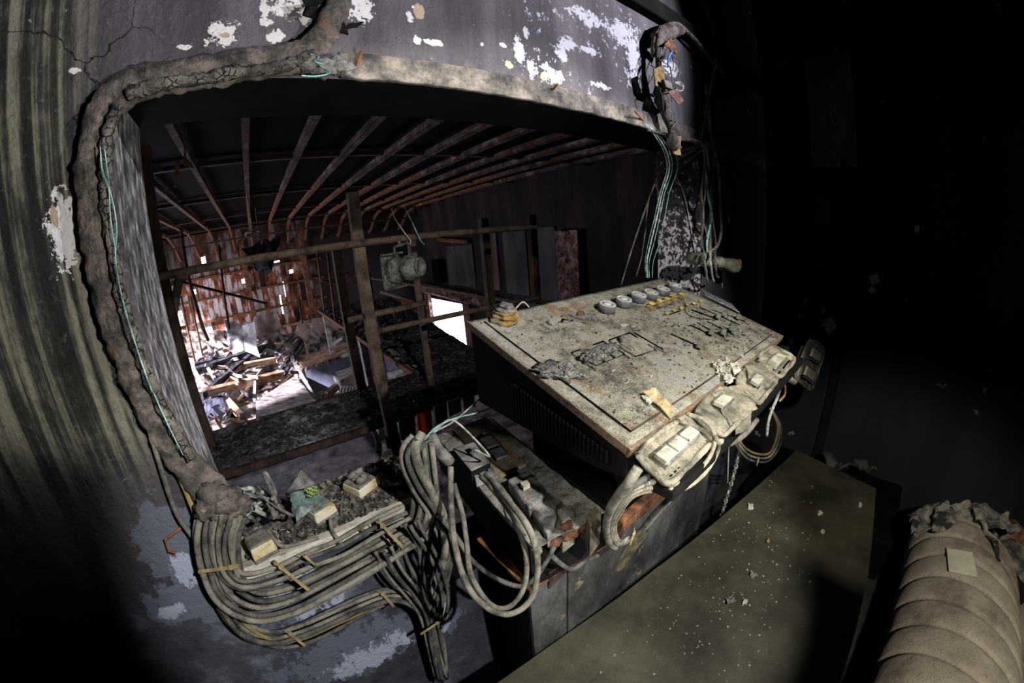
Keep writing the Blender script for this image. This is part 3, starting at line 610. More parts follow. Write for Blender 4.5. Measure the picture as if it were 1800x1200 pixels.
def beam(a, c, wd, mt, label, cat='plank', group=None, th=None, yo=(0, 0), name='plank'):
    p, q_ = Y(a[0], a[1], D(a[1])+yo[0]-.12), Y(c[0], c[1], D(c[1])+yo[1]-.12)
    F = FR((p+q_)/2, q_-p, (0, -.5, 1)); L = (q_-p).length; b = MB(F); b.box((0, 0, 0), (L, wd, th or wd*.45), j=.008)
    return tag(b.obj(name, M[mt]), label, cat, group)
G_ = 'charred and raw planks strewn over the heap'
uniq = [((340, 654), (483, 606), .16, 'woodchar', 'long charred beam lying across the top of the heap'), ((342, 641), (417, 625), .1, 'woodchar', 'charred plank along the left back of the heap'),
        ((355, 697), (438, 628), .14, 'woodchar', 'dark plank slanting up from lower left to the long charred beam'), ((392, 680), (433, 632), .08, 'woodtan', 'raw plank beside the dark slanting one'),
        ((347, 694), (498, 657), .17, 'woodtan', 'long tan beam across the middle of the heap'), ((480, 560), (508, 622), .1, 'woodgrey', 'upright grey plank before the large pink sheet'),
        ((508, 622), (556, 706), .13, 'woodgrey', 'grey plank sloping down behind the timber door'), ((450, 608), (490, 580), .04, 'sheetpale', 'thin white stick leaning on the upright grey plank'),
        ((485, 620), (518, 586), .04, 'woodchar', 'thin dark stick in front of the beige folded sheet'), ((492, 655), (532, 593), .11, 'woodchar', 'black plank leaning up steeply, the left of two'),
        ((501, 657), (534, 603), .1, 'woodchar', 'black plank leaning up steeply, the right of two'), ((468, 614), (512, 631), .08, 'sheetpale', 'pale plank crossing the black steep planks'),
        ((442, 634), (487, 623), .08, 'woodchar', 'short dark plank under the pale crossing one'), ((423, 644), (497, 630), .14, 'woodtan', 'broad tan plank in the middle of the heap'),
        ((443, 672), (463, 645), .05, 'woodtan', 'short raw stick rising from the tan beam'), ((417, 706), (437, 680), .06, 'woodtan', 'short raw stick below the tan beam'),
        ((448, 704), (449, 673), .12, 'sheetpale', 'short white upright at the corner of the timber door'), ((341, 650), (361, 686), .16, 'sheetpale', 'bright white pipe lying at the left edge of the heap'),
        ((367, 650), (378, 668), .12, 'sheetpale', 'short pale piece right of the bright white pipe'), ((403, 719), (437, 707), .06, 'woodtan', 'thin tan stick left of the timber door'),
        ((403, 708), (427, 735), .2, 'woodtan', 'thick tan block of broken timber at the lower left'), ((378, 735), (393, 757), .1, 'rust', 'reddish broken timber at the lowest left of the heap'),
        ((398, 752), (410, 742), .05, 'sheetpale', 'short white splinter by the lowest broken timbers'), ((405, 741), (430, 746), .14, 'woodtan', 'tan broken board touching the catwalk edge'),
        ((478, 692), (516, 658), .06, 'rust', 'thin red edged board on the timber door'), ((533, 596), (542, 624), .1, 'woodtan', 'tan upright at the left end of the counter top'),
        ((573, 694), (598, 674), .16, 'woodtan', 'tan broken board in front of the blue grey counter'), ((581, 702), (603, 694), .06, 'sheetpale', 'white stick lying before the second rusty post'),
        ((535, 640), (600, 618), .06, 'woodtan', 'long thin strip lying over the counter top'), ((343, 760), (360, 735), .1, 'sheetpale', 'pale splintered board beside the leftmost post')]
for a, c, wd, mt, lb in uniq: beam(a, c, wd, mt, lb)
r = random.Random(12)
for i in range(120):
    px = r.uniform(340, 600); py = r.uniform(600, 750)
    if py > 765-(px-360)*.31 - 8 or (px > 440 and py > 660): continue
    mt_ = r.choice(['woodtan', 'woodchar', 'woodchar', 'woodgrey', 'sheetpale']); pl_ = ('at the back' if py < 632 else 'in the middle' if py < 680 else 'at the front')+' of the rubble heap, '+('towards its left end' if px < 400 else 'towards the timber door' if px < 500 else 'towards the blue counter')
    a = r.uniform(-.6, 1.2); L = r.uniform(7, 22)
    beam((px, py), (px+L*math.cos(a), py-L*math.sin(a)), r.uniform(.03, .075), mt_, f"small {dict(woodtan='raw tan', woodchar='charred black', woodgrey='weathered grey', sheetpale='pale')[mt_]} timber scrap {pl_}", 'timber scrap', 'small timber scraps strewn over the heap', yo=(r.uniform(-.3, .1), r.uniform(-.3, .1)), name='timber_scrap')
# white crate and ribbed plastic chair below the second post
t = thing('plastic_crate', 'pale open crate in front of the blue grey counter', 'crate', Y(610, 675, 6.9))
q = [Y(598, 668, 6.9), Y(634, 655, 6.9), Y(640, 690, 6.9), Y(606, 700, 6.9)]
MB().sheet(q, 3, 3, 0, .04).obj('front_panel', M['sheetpink'], t); MB().sheet([q[0], q[1], q[1]+Vector((0, .5, .05)), q[0]+Vector((0, .5, .05))], 3, 3, 0, .03).obj('lid', M['woodgrey'], t)
MB().sheet([q[0], q[3], q[3]+Vector((-.05, .5, 0)), q[0]+Vector((-.05, .5, 0))], 3, 3, 0, .04).obj('side_panel', M['sheetpale'], t)
c = Y(614, 690, 6.5); b = MB()
for k in range(6):
    o = Vector((k*.055-.14, -k*.02, -k*.01)); b.tube(spline([c+o+Vector((-.03, 0, -.25)), c+o+Vector((-.03, 0, .05)), c+o+Vector((.03, 0, .16)), c+o+Vector((.09, 0, .04)), c+o+Vector((.12, 0, -.25))], 5), .018, 6)
tag(b.obj('plastic_chair', M['sheetpale'], smooth=True), 'white ribbed plastic chair half buried before the crate', 'chair')
slab('red_box', 'red', [(656, 661, 6.6), (672, 656, 6.6), (674, 668, 6.5), (660, 673, 6.5)], .12, 'small red box on the floor behind the broad post', 'box', n=2)
slab('orange_locker', 'orange', [(672, 530, 7.6), (689, 530, 7.6), (691, 552, 7.6), (676, 552, 7.6)], .1, 'orange painted frame glowing behind the broad post', 'frame', n=3)
slab('orange_locker', 'orange', [(706, 528, 6.6), (720, 531, 6.6), (718, 542, 6.6), (706, 540, 6.6)], .1, 'small orange scrap right of the orange frame', 'scrap', crump=.05)
slab('scorched_panel', 'panelpink', [(680, 552, 6.8), (736, 545, 6.2), (750, 565, 6.0), (728, 582, 5.9)], .05, 'pinkish charred panel standing on the side deck left of the doorway', 'panel', crump=.05)
# doorway frame and duct over it
q0, q1 = at(755, 526, 'x', XR-.06), at(815, 535, 'x', XR-.06)
struct(MB().span((XR-.1, q0.y, -2.3), (XR-.001, q0.y+.25, q0.z+.2)).obj(f'trim_{n_}', M['panelpink'])); n_ += 1
struct(MB().span((XR-.1, q1.y-.3, -2.3), (XR-.001, q1.y, q0.z+.2)).obj(f'trim_{n_}', M['panelrust'])); n_ += 1
tag(MB().tube([at(735, 503, 'x', XR-.3), at(860, 533, 'x', XR-.3)], .12, 10).obj('air_duct', M['panelpink'], smooth=True), 'crumpled brown duct running above the bright doorway', 'duct')
tag(MB().tube([at(770, 421, 'x', XR-.12), at(822, 425, 'x', XR-.12)], .05, 8).obj('wall_bar', M['rust'], smooth=True), 'rusty toothed bar above the pale grey wall board', 'bar')
q = [Y(1114, 349, 2.9), Y(1150, 350, 2.9), Y(1150, 398, 2.9), Y(1118, 398, 2.9)]
b = MB()
for i in range(4): b.tube([q[i], q[(i+1) % 4]], .014, 4)
jx_ = .243+.44*round((q[0].x-.243)/.44); b.tube([q[0], (jx_, q[0].y, 1.43)], .006, 4)
tag(b.obj('window_grille', M['sheetpale']), 'pale square steel grille glimpsed left of the speckled right jamb', 'grille')
# ash grey disc below the window and pink boards
t = thing('round_table', 'ash grey round table just below the window opening', 'table', (.02, 2.0, -2.3))
MB().lathe((.05, 1.98, -.83), (0, 0, 1), [(0, .70), (.0, .725), (.03, .725), (.034, .69), (.03, .68), (.03, .01)], 64).obj('tabletop', M['lavender'], t)
MB().cyl((.05, 1.98, -2.3), (.05, 1.98, -.83), .06).obj('pedestal', M['rustdark'], t)
pb = [((700, 735), (728, 728), (730, 768), (704, 772), 'pinkboard', 'salmon board under the catwalk, nearest the broad post'), ((733, 728), (757, 722), (760, 762), (737, 770), 'red', 'dark red board standing under the catwalk'),
      ((762, 715), (784, 708), (786, 740), (766, 745), 'pinkboard', 'salmon board right of the dark red one'), ((786, 706), (808, 698), (810, 722), (790, 732), 'sheetpink', 'brownish board under the catwalk, second from the desk'), ((812, 700), (832, 695), (834, 712), (816, 722), 'sheetpink', 'brownish board under the catwalk, closest to the desk'),
      ((676, 770), (700, 760), (700, 782), (680, 788), 'sheetpale', 'pale round ended piece left of the broad post foot'), ((742, 728), (752, 722), (750, 736), (745, 738), 'orange', 'small orange tab on the dark red board')]
for i, (a, c, d_, e, mt, lb) in enumerate(pb):
    yv = 1.45 if mt != 'orange' else 1.4
    q = [Y(*p, yv+.02*i) for p in (a, c, d_, e)]; tag(MB().sheet(q, 4, 4, .01, .02, i, 8).obj('broken_board', M[mt]), lb, 'board')

# ------------------------------------------------------------------ sill
struct(MB().span((.0, .002, .0), (.42, T_-.002, .012)).obj('window_sill', M['sillwood'], bevel=.002))
b = MB(); p0, p1 = Z(428, 1000, .0), Z(706, 890, .0)
b.span((.005, -.024, -.012), (.415, .0, .02))
tag(b.obj('wooden_strip', M['sillwood'], bevel=.003), 'pale ashy wooden strip along the near edge of the sill', 'strip')
rubble('char_gravel', 'burnt gravelly crumbs covering the window sill around the switch boxes', lambda r: (r.uniform(.02, .41), r.uniform(.005, .185), .014+r.uniform(0, .008)), 2600, .004, .012, M['rubble'], seed=5, flat=.8)

def switch_box(px, py, s, h, yaw, label, rocker=True, zb=.016):
    c = Z(px, py, zb+h*.5); c.z = zb; F = Matrix.Translation(c) @ Matrix.Rotation(yaw, 4, 'Z')
    t = thing('switch_box', label, 'switch box', c)
    def tap(z0, z1, a, b_, nm, mt):
        MB(F).hexa([(-a, -a, z0), (a, -a, z0), (a, a, z0), (-a, a, z0)], [(-b_, -b_, z1), (b_, -b_, z1), (b_, b_, z1), (-b_, b_, z1)]).obj(nm, M[mt], t, bevel=.003)
    tap(0, h*.3, s*.5, s*.49, 'back_box', 'charplastic'); tap(h*.3, h, s*.49, s*.44, 'cover', 'boxyellow'); tap(h, h+.004, s*.42, s*.40, 'face_plate', 'boxdust')
    if rocker: MB(F).box((0, 0, h+.006), (s*.45, s*.5, .006)).obj('rocker', M['boxdust'], t, bevel=.002)
    return t
switch_box(459, 960, .052, .036, .25, 'scorched cream switch box nearest the cable bundle on the sill', False)
switch_box(563, 897, .056, .032, .35, 'scorched cream switch box under the green packet')
switch_box(635, 853, .066, .028, .45, 'scorched cream switch box furthest right on the sill, wire stubs on top')
# green packet
c = Z(540, 885, .06); t = thing('foil_packet', 'crumpled dark green packet with yellow green print leaning on a switch box', 'packet', c-Vector((0, 0, .04)))
q = [Y(505, 870, .06), Y(556, 850, .075), Y(575, 885, .06), Y(512, 888, .045)]
q = [Y(506, 866, .085), Y(556, 852, .085), Y(573, 884, .045), Y(520, 918, .035)]
MB().sheet(q, 14, 14, .011, .005, 3, 45, .12).obj('foil', M['packet'], t, True)
q2 = [Y(533, 858, .074), Y(558, 853, .076), Y(564, 868, .058), Y(540, 876, .058)]
MB().sheet([v+Vector((0, -.008, .006)) for v in q2], 8, 8, .004, .002, 2, 45, .25, skip=lambda i, j: (i*3+j*5) % 4 == 0).obj('print', M['packetink'], t)
q = [Y(505, 866, .09), Y(557, 852, .09), Y(530, 826, .115), Y(529, 826, .115)]
MB().sheet([v+Vector((0, -.001, .001)) for v in q], 8, 8, .005, .004, 5, 40).obj('flap', M['charplastic'], t)

# ------------------------------------------------------------------ cables
CG = {}
def cable(pts, r, mt, label, group=None, name='cable', cat='cable', n=7, seg=8, wob=0.0, seed=0):
    P_ = spline(pts, n)
    if wob: P_ = [p+Vector((noise.noise(p*14+Vector((seed, 0, 0))), noise.noise(p*14+Vector((0, seed, 0)))*.4, noise.noise(p*14+Vector((0, 0, seed)))))*wob for p in P_]
    return tag(MB().tube(P_, r, seg, rfun=lambda p, d, s_: 1+.12*noise.noise(p*60)).obj(name, M[mt], smooth=True), label, cat, group)
def bundle(path, n, wd, r, label, group, mts=('cable',), ends=(1, 1), seed=1, lay_=.006, name='cable', cross=.6):
    P_ = spline([Y(*p) for p in path], 6); N = len(P_); rr = random.Random(seed)
    ph = [rr.uniform(0, 6.28) for _ in range(n)]
    for k in range(n):
        out = []
        for i, p in enumerate(P_):
            t_ = (P_[min(i+1, N-1)]-P_[max(i-1, 0)]).normalized(); s_ = i/(N-1); view = (p-CAM).normalized()
            side = t_.cross(view).normalized(); sp = wd*(ends[0]*(1-s_)+ends[1]*s_) if callable(getattr(ends, '__len__', None)) else wd
            off = ((k-(n-1)/2)/max(n-1, 1))*sp+math.sin(s_*7+ph[k])*r*cross
            out.append(p+side*off-Vector((0, 1, 0))*(lay_*((k*2) % 3)+.0))
        hang = abs(P_[-1].z-P_[N//3].z) > abs(P_[-1].x-P_[N//3].x)
        tag(MB().tube(out, r*rr.uniform(.85, 1.12), 8, rfun=lambda p, d, s_: 1+.1*noise.noise(p*70)).obj(name, M[mts[k % len(mts)]], smooth=True), label+', '+['first', 'second', 'third', 'fourth', 'fifth', 'sixth', 'seventh', 'eighth', 'ninth'][k]+(' from its left' if hang else ' from its lower edge'), 'cable', group)
# thick burnt trunk round the opening
def flat(b, y0, k):
    for v in b.bm.verts: v.co.y = min(y0+(v.co.y+.03)*k, -.001)
def lumpy(seed, a=.28, f=38): return lambda p, d, s_: 1+a*noise.noise((p+d*.03)*f+Vector((seed, 0, 0)))+.16*noise.noise((p+d*.02)*110)
trunk = [(606, -40, -.03), (600, -5, -.03), (578, 40, -.035), (550, 80, -.035), (500, 98, -.03), (430, 108, -.028), (340, 122, -.028), (270, 132, -.03), (218, 148, -.032), (180, 182, -.032), (162, 235, -.03), (158, 300, -.03), (163, 370, -.03), (172, 440, -.03), (187, 520, -.03), (210, 600, -.03), (240, 675, -.03), (275, 745, -.03), (312, 805, -.032), (348, 850, -.035), (385, 885, -.04)]
P_ = spline([Y(*p) for p in trunk], 12)
rad = [.0125+.006*min(1, i/40) for i in range(len(P_))]; rad = [r_*(1+.25*max(0, (i-len(P_)*.9)/(len(P_)*.1))) for i, r_ in enumerate(rad)]
t = thing('burnt_cable_loom', 'thick burnt cable trunk running round the top and left of the opening', 'cable trunk', P_[-1])
_b = MB().tube(P_, [v*1.45 for v in rad], 24, rfun=lumpy(1)); flat(_b, -.016, .55); _b.obj('sheath', M['burnt'], t, True)
P2 = [p+Vector((.022, -.002, -.006)) for p in spline([Y(*p) for p in trunk[9:19]], 12)]
MB().tube(P2, .0085, 14, rfun=lumpy(4, .7, 70)).obj('split_sheath', M['burntcrack'], t, True)
P3 = [p+Vector((.004, -.004, -.018)) for p in spline([Y(*p) for p in trunk[3:9]], 12)]
MB().tube(P3, .009, 14, rfun=lumpy(7, .7, 70)).obj('split_sheath', M['burntcrack'], t, True)
b = MB()
for i, (px, py, s) in enumerate([(566, 118, .05), (590, 115, .045), (545, 112, .04), (604, 122, .035)]): b.lump(Y(px, py, -.03), (s, .035, s*.6), i, .6, 3, 3)
b.obj('melted_clump', M['charplastic'], t, True)
b = MB()
for i, (px, py, s) in enumerate([(375, 868, .05), (400, 880, .055), (365, 890, .045), (390, 905, .05), (418, 888, .04)]): b.lump(Y(px, py, -.045), (s, .05, s*.8), i+9, .5, 3, 3)
b.obj('melted_clump', M['burnt'], t, True)
for i, (pp, rr_) in enumerate([([(176, 258), (180, 300), (196, 345), (205, 400), (203, 455), (214, 520), (232, 585), (250, 640), (268, 690)], .0010), ([(184, 262), (191, 320), (194, 380), (203, 440)], .0009), ([(270, 690), (290, 735), (322, 800)], .0009)]):
    tag(MB().tube(spline([Y(x, y, -.051) for x, y in pp], 6), rr_, 6, rfun=lumpy(3, .4, 90)).obj('teal_wire', M['teal'], smooth=True), ['longest teal wire running down the burnt trunk left of the window', 'short teal wire beside the top of the longest one', 'teal wire low on the burnt trunk'][i], 'wire')
for i, pp in enumerate([[(530, 133), (556, 134), (580, 128), (562, 116)], [(545, 95), (560, 100), (553, 108), (566, 112)]]):
    tag(MB().tube(spline([Y(x, y, -.055) for x, y in pp], 6), .0013, 6).obj('teal_wire', M['teal'], smooth=True), ['teal wire looped under the clump at the top of the opening', 'small teal wire squiggle over the clump at the top of the opening'][i], 'wire')
# rebar stubs and nails
for a, c, lb in [((636, 88), (624, 128), 'rusty nail sticking out at the left of the dusty lintel'), ((980, 147), (970, 160), 'bent nail at the middle of the dusty lintel'), ((1116, 195), (1133, 215), 'bent nail at the right of the dusty lintel')]:
    p, q_ = Y(*a, -.04), Y(*c, -.004); tag(MB().tube([p, q_], .003, 6).obj('nail', M['rust']), lb, 'nail')
b = MB(); b.tube([Y(325, 922, -.005), Y(290, 948, -.02), Y(297, 968, -.02), Y(308, 971, -.012)], .0028, 6)
tag(b.obj('wire_hook', M['rust']), 'small bent rusty hook on the wall below the burnt trunk', 'hook')
# hole in plaster at the top with black shards
for i, (qd, lb) in enumerate([([(545, 0), (560, 5), (555, 32), (535, 26)], 'blackened scrap left of the trunk at the top edge'), ([(612, 42), (640, 38), (628, 48), (605, 50)], 'thin blackened scrap right of the trunk below the white patch'), ([(600, 30), (612, 62), (590, 52), (594, 38)], 'pointed black scrap hanging right of the trunk at the top edge'), ([(530, -6), (566, -10), (566, 8), (540, 12)], 'black scrap touching the very top edge left of the trunk')]):
    tag(MB().sheet([Y(x, y, -.012-.004*i) for x, y in qd], 4, 4, .006, .004, i, 20).obj('torn_paper', M['side_metal']), lb, 'paper scrap')

# long wires down the left of the trunk
for i, pp in enumerate([[(262, 752, -.02), (285, 830, -.022), (312, 905, -.024), (345, 955, -.024), (378, 1030, -.026), (412, 1090, -.03), (452, 1125, -.03), (500, 1138, -.032), (560, 1122, -.032), (640, 1080, -.03), (690, 1056, -.03)],
                        [(300, 800, -.006), (325, 860, -.018), (350, 920, -.03), (375, 985, -.034), (398, 1050, -.034), (435, 1100, -.034), (480, 1124, -.036), (530, 1122, -.036), (600, 1092, -.034), (688, 1050, -.034)]]):
    cable([Y(*p) for p in pp], .0046, ['cable_dark', 'cable_ochre'][i], ['outermost dark cable swinging down from the burnt trunk into the lower bundle', 'ochre cable just inside the outermost dark one'][i])
GA = 'grey cables sweeping from the burnt trunk to the right under the sill'
bundle([(388, 895, -.05), (378, 940, -.05), (385, 990, -.045), (405, 1035, -.04), (452, 1060, -.04), (510, 1050, -.04), (570, 1022, -.042), (630, 990, -.045), (690, 955, -.05), (735, 925, -.055), (748, 880, -.06), (742, 820, -.06), (736, 775, -.05)], 9, .062, .0052,
       'grey cable in the upper bundle under the sill', GA, ('cable', 'cable', 'cable_dark'), (1.2, .7), 3)
bundle([(400, 900, -.065), (390, 950, -.06), (398, 1000, -.055), (430, 1022, -.055), (490, 1008, -.052), (540, 985, -.05), (600, 962, -.05), (655, 930, -.052), (715, 900, -.055)], 4, .025, .0045, 'thin grey cable along the top of the upper bundle', 'thin cables lying on top of the upper bundle', ('cable_dark', 'cable'), (1.5, 1), 6)
bundle([(380, 1000, -.04), (395, 1060, -.035), (430, 1105, -.03), (480, 1118, -.03), (530, 1105, -.03), (590, 1078, -.03), (640, 1055, -.032), (682, 1042, -.034), (720, 1050, -.036), (752, 1082, -.04), (765, 1120, -.04), (772, 1180, -.04)], 5, .03, .0048,
       'grey cable in the lower bundle that loops beneath the upper one', 'grey cables of the lower loop', ('cable', 'cable_dark'), (1.1, .9), 8)
bundle([(735, 770, -.06), (722, 800, -.06), (742, 850, -.07), (770, 900, -.075), (785, 960, -.07), (768, 1030, -.06), (755, 1080, -.055), (765, 1130, -.05), (780, 1190, -.05)], 4, .028, .0056, 'thick grey cable dropping behind the left corner of the desk', 'thick cables hanging left of the desk', ('cable', 'cable_dark'), (1, 1), 11, cross=1.2)
bundle([(680, 960, -.07), (700, 1000, -.065), (728, 1040, -.06), (748, 1080, -.055), (758, 1130, -.055), (772, 1190, -.05)], 4, .04, .0042, 'thin grey cable fanning down into the hanging bundle', 'thin cables fanning down left of the desk', ('cable', 'cable_dark'), (1.3, .5), 12)
bundle([(722, 915, -.08), (745, 960, -.08), (760, 1010, -.075), (775, 1060, -.07), (770, 1100, -.06)], 3, .03, .0045, 'short grey cable crossing the hanging bundle', 'short cables crossing left of the desk', ('cable_dark',), (1.2, .8), 14, cross=1.5)
# swollen sheath part at the top of the hanging bundle
cable([Y(742, 762, -.06), Y(728, 790, -.07), Y(738, 825, -.075), Y(758, 860, -.08), Y(775, 905, -.085), Y(782, 960, -.085), Y(776, 1000, -.08)], .0095, 'cable', 'swollen grey cable bulging left of the metal amplifier box', wob=.003)
cable([Y(756, 765, -.03), Y(772, 790, -.04), Y(790, 812, -.04)], .014, 'charplastic', 'fat burnt sleeve lying over the far end of the amplifier box', wob=.004)
cable([Y(792, 820, -.1), Y(793, 890, -.14), Y(800, 960, -.2), Y(822, 1030, -.25), Y(860, 1070, -.28), Y(900, 1078, -.3), Y(935, 1050, -.31), Y(945, 990, -.31), Y(930, 930, -.29), Y(898, 885, -.22), Y(868, 848, -.12), Y(853, 835, -.06)], .0058, 'cable', 'longest cable loop hanging from the contactor down past the desk edge')
cable([Y(798, 850, -.1), Y(812, 900, -.14), Y(820, 950, -.19), Y(828, 1010, -.24), Y(862, 1062, -.265), Y(895, 1066, -.28), Y(920, 1035, -.29), Y(926, 985, -.29), Y(912, 930, -.26), Y(890, 890, -.2), Y(862, 855, -.12), Y(845, 838, -.06)], .0052, 'cable', 'inner cable loop hanging beside the longest one')
cable([Y(770, 905, -.1), Y(800, 940, -.12), Y(830, 985, -.15), Y(870, 1015, -.18), Y(915, 1030, -.22), Y(945, 1010, -.235), Y(975, 960, -.235)], .0055, 'cable_dark', 'dark cable passing behind the hanging loops to the desk corner')
cable([Y(835, 790, -.02), Y(860, 800, .0), Y(800, 740, .05), Y(770, 752, .02), Y(745, 775, .0)], .0025, 'palewire', 'pale wire crossing the far end of the amplifier box')
for i, pp in enumerate([[(905, 700, .22), (850, 722, .12), (800, 735, .06), (765, 752, -.01), (742, 778, -.05)], [(850, 695, .2), (826, 716, .12), (795, 742, .05), (760, 762, -.02), (745, 790, -.06)]]):
    cable([Y(*p) for p in pp], .002, 'teal' if i == 0 else 'palewire', ['teal wire stretched from under the desk to the hanging bundle', 'ash coated wire stretched beside the teal one'][i], name='wire', cat='wire')
# stubs from switch boxes into the bundle
for pp, lb in [([(602, 870, .1), (600, 900, .04), (612, 920, .0), (640, 932, -.04)], 'cable stub curving from the rightmost switch box to the bundle'), ([(580, 912, .01), (585, 935, -.02), (600, 955, -.045)], 'short cable stub below the middle switch box'), ([(470, 930, .03), (480, 945, .0), (500, 960, -.01), (560, 945, -.02)], 'thin cable lying along the pale wooden strip')]:
    cable([Y(*p) for p in pp], .0038, 'cable', lb)
# crumpled wires beside the trunk
for i in range(8):
    r = random.Random(40+i); px, py = r.uniform(425, 495), r.uniform(865, 915)
    P_ = [Y(px+r.uniform(-35, 35), py+r.uniform(-28, 28), r.uniform(-.01, .09)) for _ in range(6)]
    for p in P_: p.z = max(p.z, .02)
    cable(P_, r.uniform(.0022, .0045), ['charplastic', 'palewire'][i % 2], 'ash coated crumpled wire at the left end of the sill', 'crumpled wires at the left end of the sill', 'crumpled_wire', 'wire', wob=.01, seed=i)
b = MB()
for i, (px, py) in enumerate([(618, 835), (630, 828), (640, 838), (632, 845)]): b.lump(Z(px, py, .055), (.022, .014, .016), i, .6, 2)
tag(b.obj('wire_stub', M['charplastic'], smooth=True), 'burnt wire stub on top of the rightmost switch box', 'wire')
# cable ties
def tie(px, py, y, L, wd, ang, label, dp=.03):
    c = Y(px, py, y); view = (c-CAM).normalized(); u = Vector((math.cos(ang), 0, math.sin(ang))); u = (u-view*u.dot(view)).normalized(); v = u.cross(view).normalized()
    c = c+view*dp*.5; b = MB(); n = 22; P = []
    for i in range(n):
        a = 6.28318*i/n; e = u*(math.cos(a)*L/2)-view*(math.copysign(abs(math.sin(a))**.8, math.sin(a))*dp/2); nn_ = e.normalized()*.0012
        P.append([c+e-v*wd/2-nn_, c+e+v*wd/2-nn_, c+e+v*wd/2+nn_, c+e-v*wd/2+nn_])
    for i in range(n): b.hexa(P[i], P[(i+1) % n])
    k = c+u*(L*.28)-view*dp*.52; b.hexa([k-u*.004-v*wd*.7, k+u*.004-v*wd*.7, k+u*.004+v*wd*.7, k-u*.004+v*wd*.7], [q_-view*.005 for q_ in (k-u*.004-v*wd*.7, k+u*.004-v*wd*.7, k+u*.004+v*wd*.7, k-u*.004+v*wd*.7)])
    b.tube([k-view*.003, k-view*.01+u*.014+v*.004], .001, 4)
    return tag(b.obj('cable_tie', M['tie']), label, 'cable tie')
tie(385, 1000, -.075, .07, .006, -.25, 'ochre cable tie where the bundle turns below the trunk')
tie(512, 1012, -.072, .085, .006, 1.9, 'ochre cable tie at the middle of the upper bundle')
tie(686, 938, -.085, .075, .006, 1.9, 'ochre cable tie near the right end of the upper bundle')
tie(520, 1122, -.052, .05, .006, 1.8, 'ochre cable tie at the middle of the lower bundle')
tie(680, 1052, -.056, .048, .006, 1.8, 'ochre cable tie at the right end of the lower bundle')
tie(758, 1102, -.09, .06, .005, .15, 'yellow cable tie round the hanging bundle beside the desk')
tie(545, 985, -.078, .03, .004, 1.9, 'small dark tie above the middle of the upper bundle')

# ------------------------------------------------------------------ desk
DX0, DX1, DY = .512, 1.351, -.217
t = thing('steel_desk', 'scorched steel desk base standing against the wall under the control desk', 'desk', (.93, -.11, -.95))
MB().span((DX0+.004, DY, -.95), (DX0+.116, DY+.004, -.19)).obj('front_panel', M['desk'], t)
MB().span((DX0+.12, DY-.003, -.95), (DX1, DY+.003, -.20)).obj('front_panel', M['desk'], t, bevel=.001)
MB().span((DX0, DY+.004, -.95), (DX0+.004, -.01, -.19)).obj('side_panel', M['side_metal'], t)
MB().span((DX1-.004, DY+.004, -.95), (DX1, -.01, -.20)).obj('side_panel', M['side_metal'], t)
MB().span((DX0, DY-.006, -.198), (DX1, -.008, -.186)).obj('desk_top', M['rust'], t, bevel=.002)
MB().span((DX0+.12, DY-.0075, -.225), (DX1, DY-.0035, -.199)).obj('edge_strip', M['rust'], t, bevel=.002)
MB().sheet([Y(1070, 1010, DY-.006), Y(1130, 915, DY-.006), Y(1142, 935, DY-.006), Y(1090, 1005, DY-.006)], 8, 8, .003, .002, 2, 30, .15).obj('tape_patch', M['tape'], t)
MB().sheet([Y(960, 1005, DY-.004), Y(998, 985, DY-.004), Y(992, 1010, DY-.004), Y(965, 1035, DY-.004)], 5, 5, .003, .002, 4, 30, .2).obj('torn_sheet', M['rustdark'], t)

# ------------------------------------------------------------------ amplifier box with contactor and breaker
AF = Matrix.Translation((.522, -.222, -.182)) @ Matrix.Rotation(-.12, 4, 'Z')
t = thing('amplifier_box', 'long ash covered amplifier box lying open between the cables and the control desk', 'amplifier', AF @ Vector((.1, .28, 0)))
MB(AF).span((0, .0, .0), (.006, .56, .125)).obj('side_panel', M['side_metal'], t, bevel=.002)
MB(AF).span((0, 0, .0), (.21, .56, .006)).span((.204, 0, .006), (.21, .56, .12)).span((0, .554, .006), (.21, .56, .12)).obj('chassis', M['side_metal'], t)
b = MB(AF); b.sheet([(.004, .0, .118), (.2, .0, .112), (.2, .556, .128), (.004, .556, .128)], 24, 50, .006, .004, 3, 20)
b.obj('dust_cover', M['boxdust'], t)
def zz(px, py, z=-.045): return Z(px, py, z)
def aplate(quad, z0, th, mt, nm, parent, bev=.002):
    q = [zz(px, py, z0+th) for px, py in quad]; lo = [Vector((v.x, v.y, z0)) for v in q]; return MB().hexa(lo, q).obj(nm, M[mt], parent, bevel=bev)
fp = aplate([(797, 752), (855, 732), (925, 815), (868, 842)], -.052, .008, 'panelrusty', 'face_plate', t)
for i, qd in enumerate([[(843, 770), (862, 764), (878, 780), (857, 787)], [(860, 791), (880, 784), (893, 798), (873, 806)]]):
    aplate([(qd[0][0]-4, qd[0][1]-1), (qd[1][0]+1, qd[1][1]-4), (qd[2][0]+4, qd[2][1]), (qd[3][0]-1, qd[3][1]+4)], -.044, .004, 'rustdark', 'button_bezel', fp); aplate(qd, -.040, .007, 'charplastic', 'push_button', fp)
for qd in [[(834, 766), (838, 764), (841, 767), (837, 769)], [(847, 760), (851, 758), (855, 762), (850, 763)]]: aplate(qd, -.044, .004, 'rocker', 'indicator', fp, .0005)
ct = thing('contactor', 'dusty grey contactor block clamped on the left edge of the amplifier box', 'contactor', zz(835, 810, -.05))
aplate([(795, 788), (833, 775), (862, 812), (828, 828)], -.05, .043, 'side_metal', 'housing', ct)
aplate([(796, 788), (833, 776), (861, 812), (828, 827)], -.007, .003, 'terminal', 'cover', ct)
aplate([(829, 829), (862, 813), (870, 826), (836, 842)], -.05, .026, 'terminal', 'terminal_block', ct)
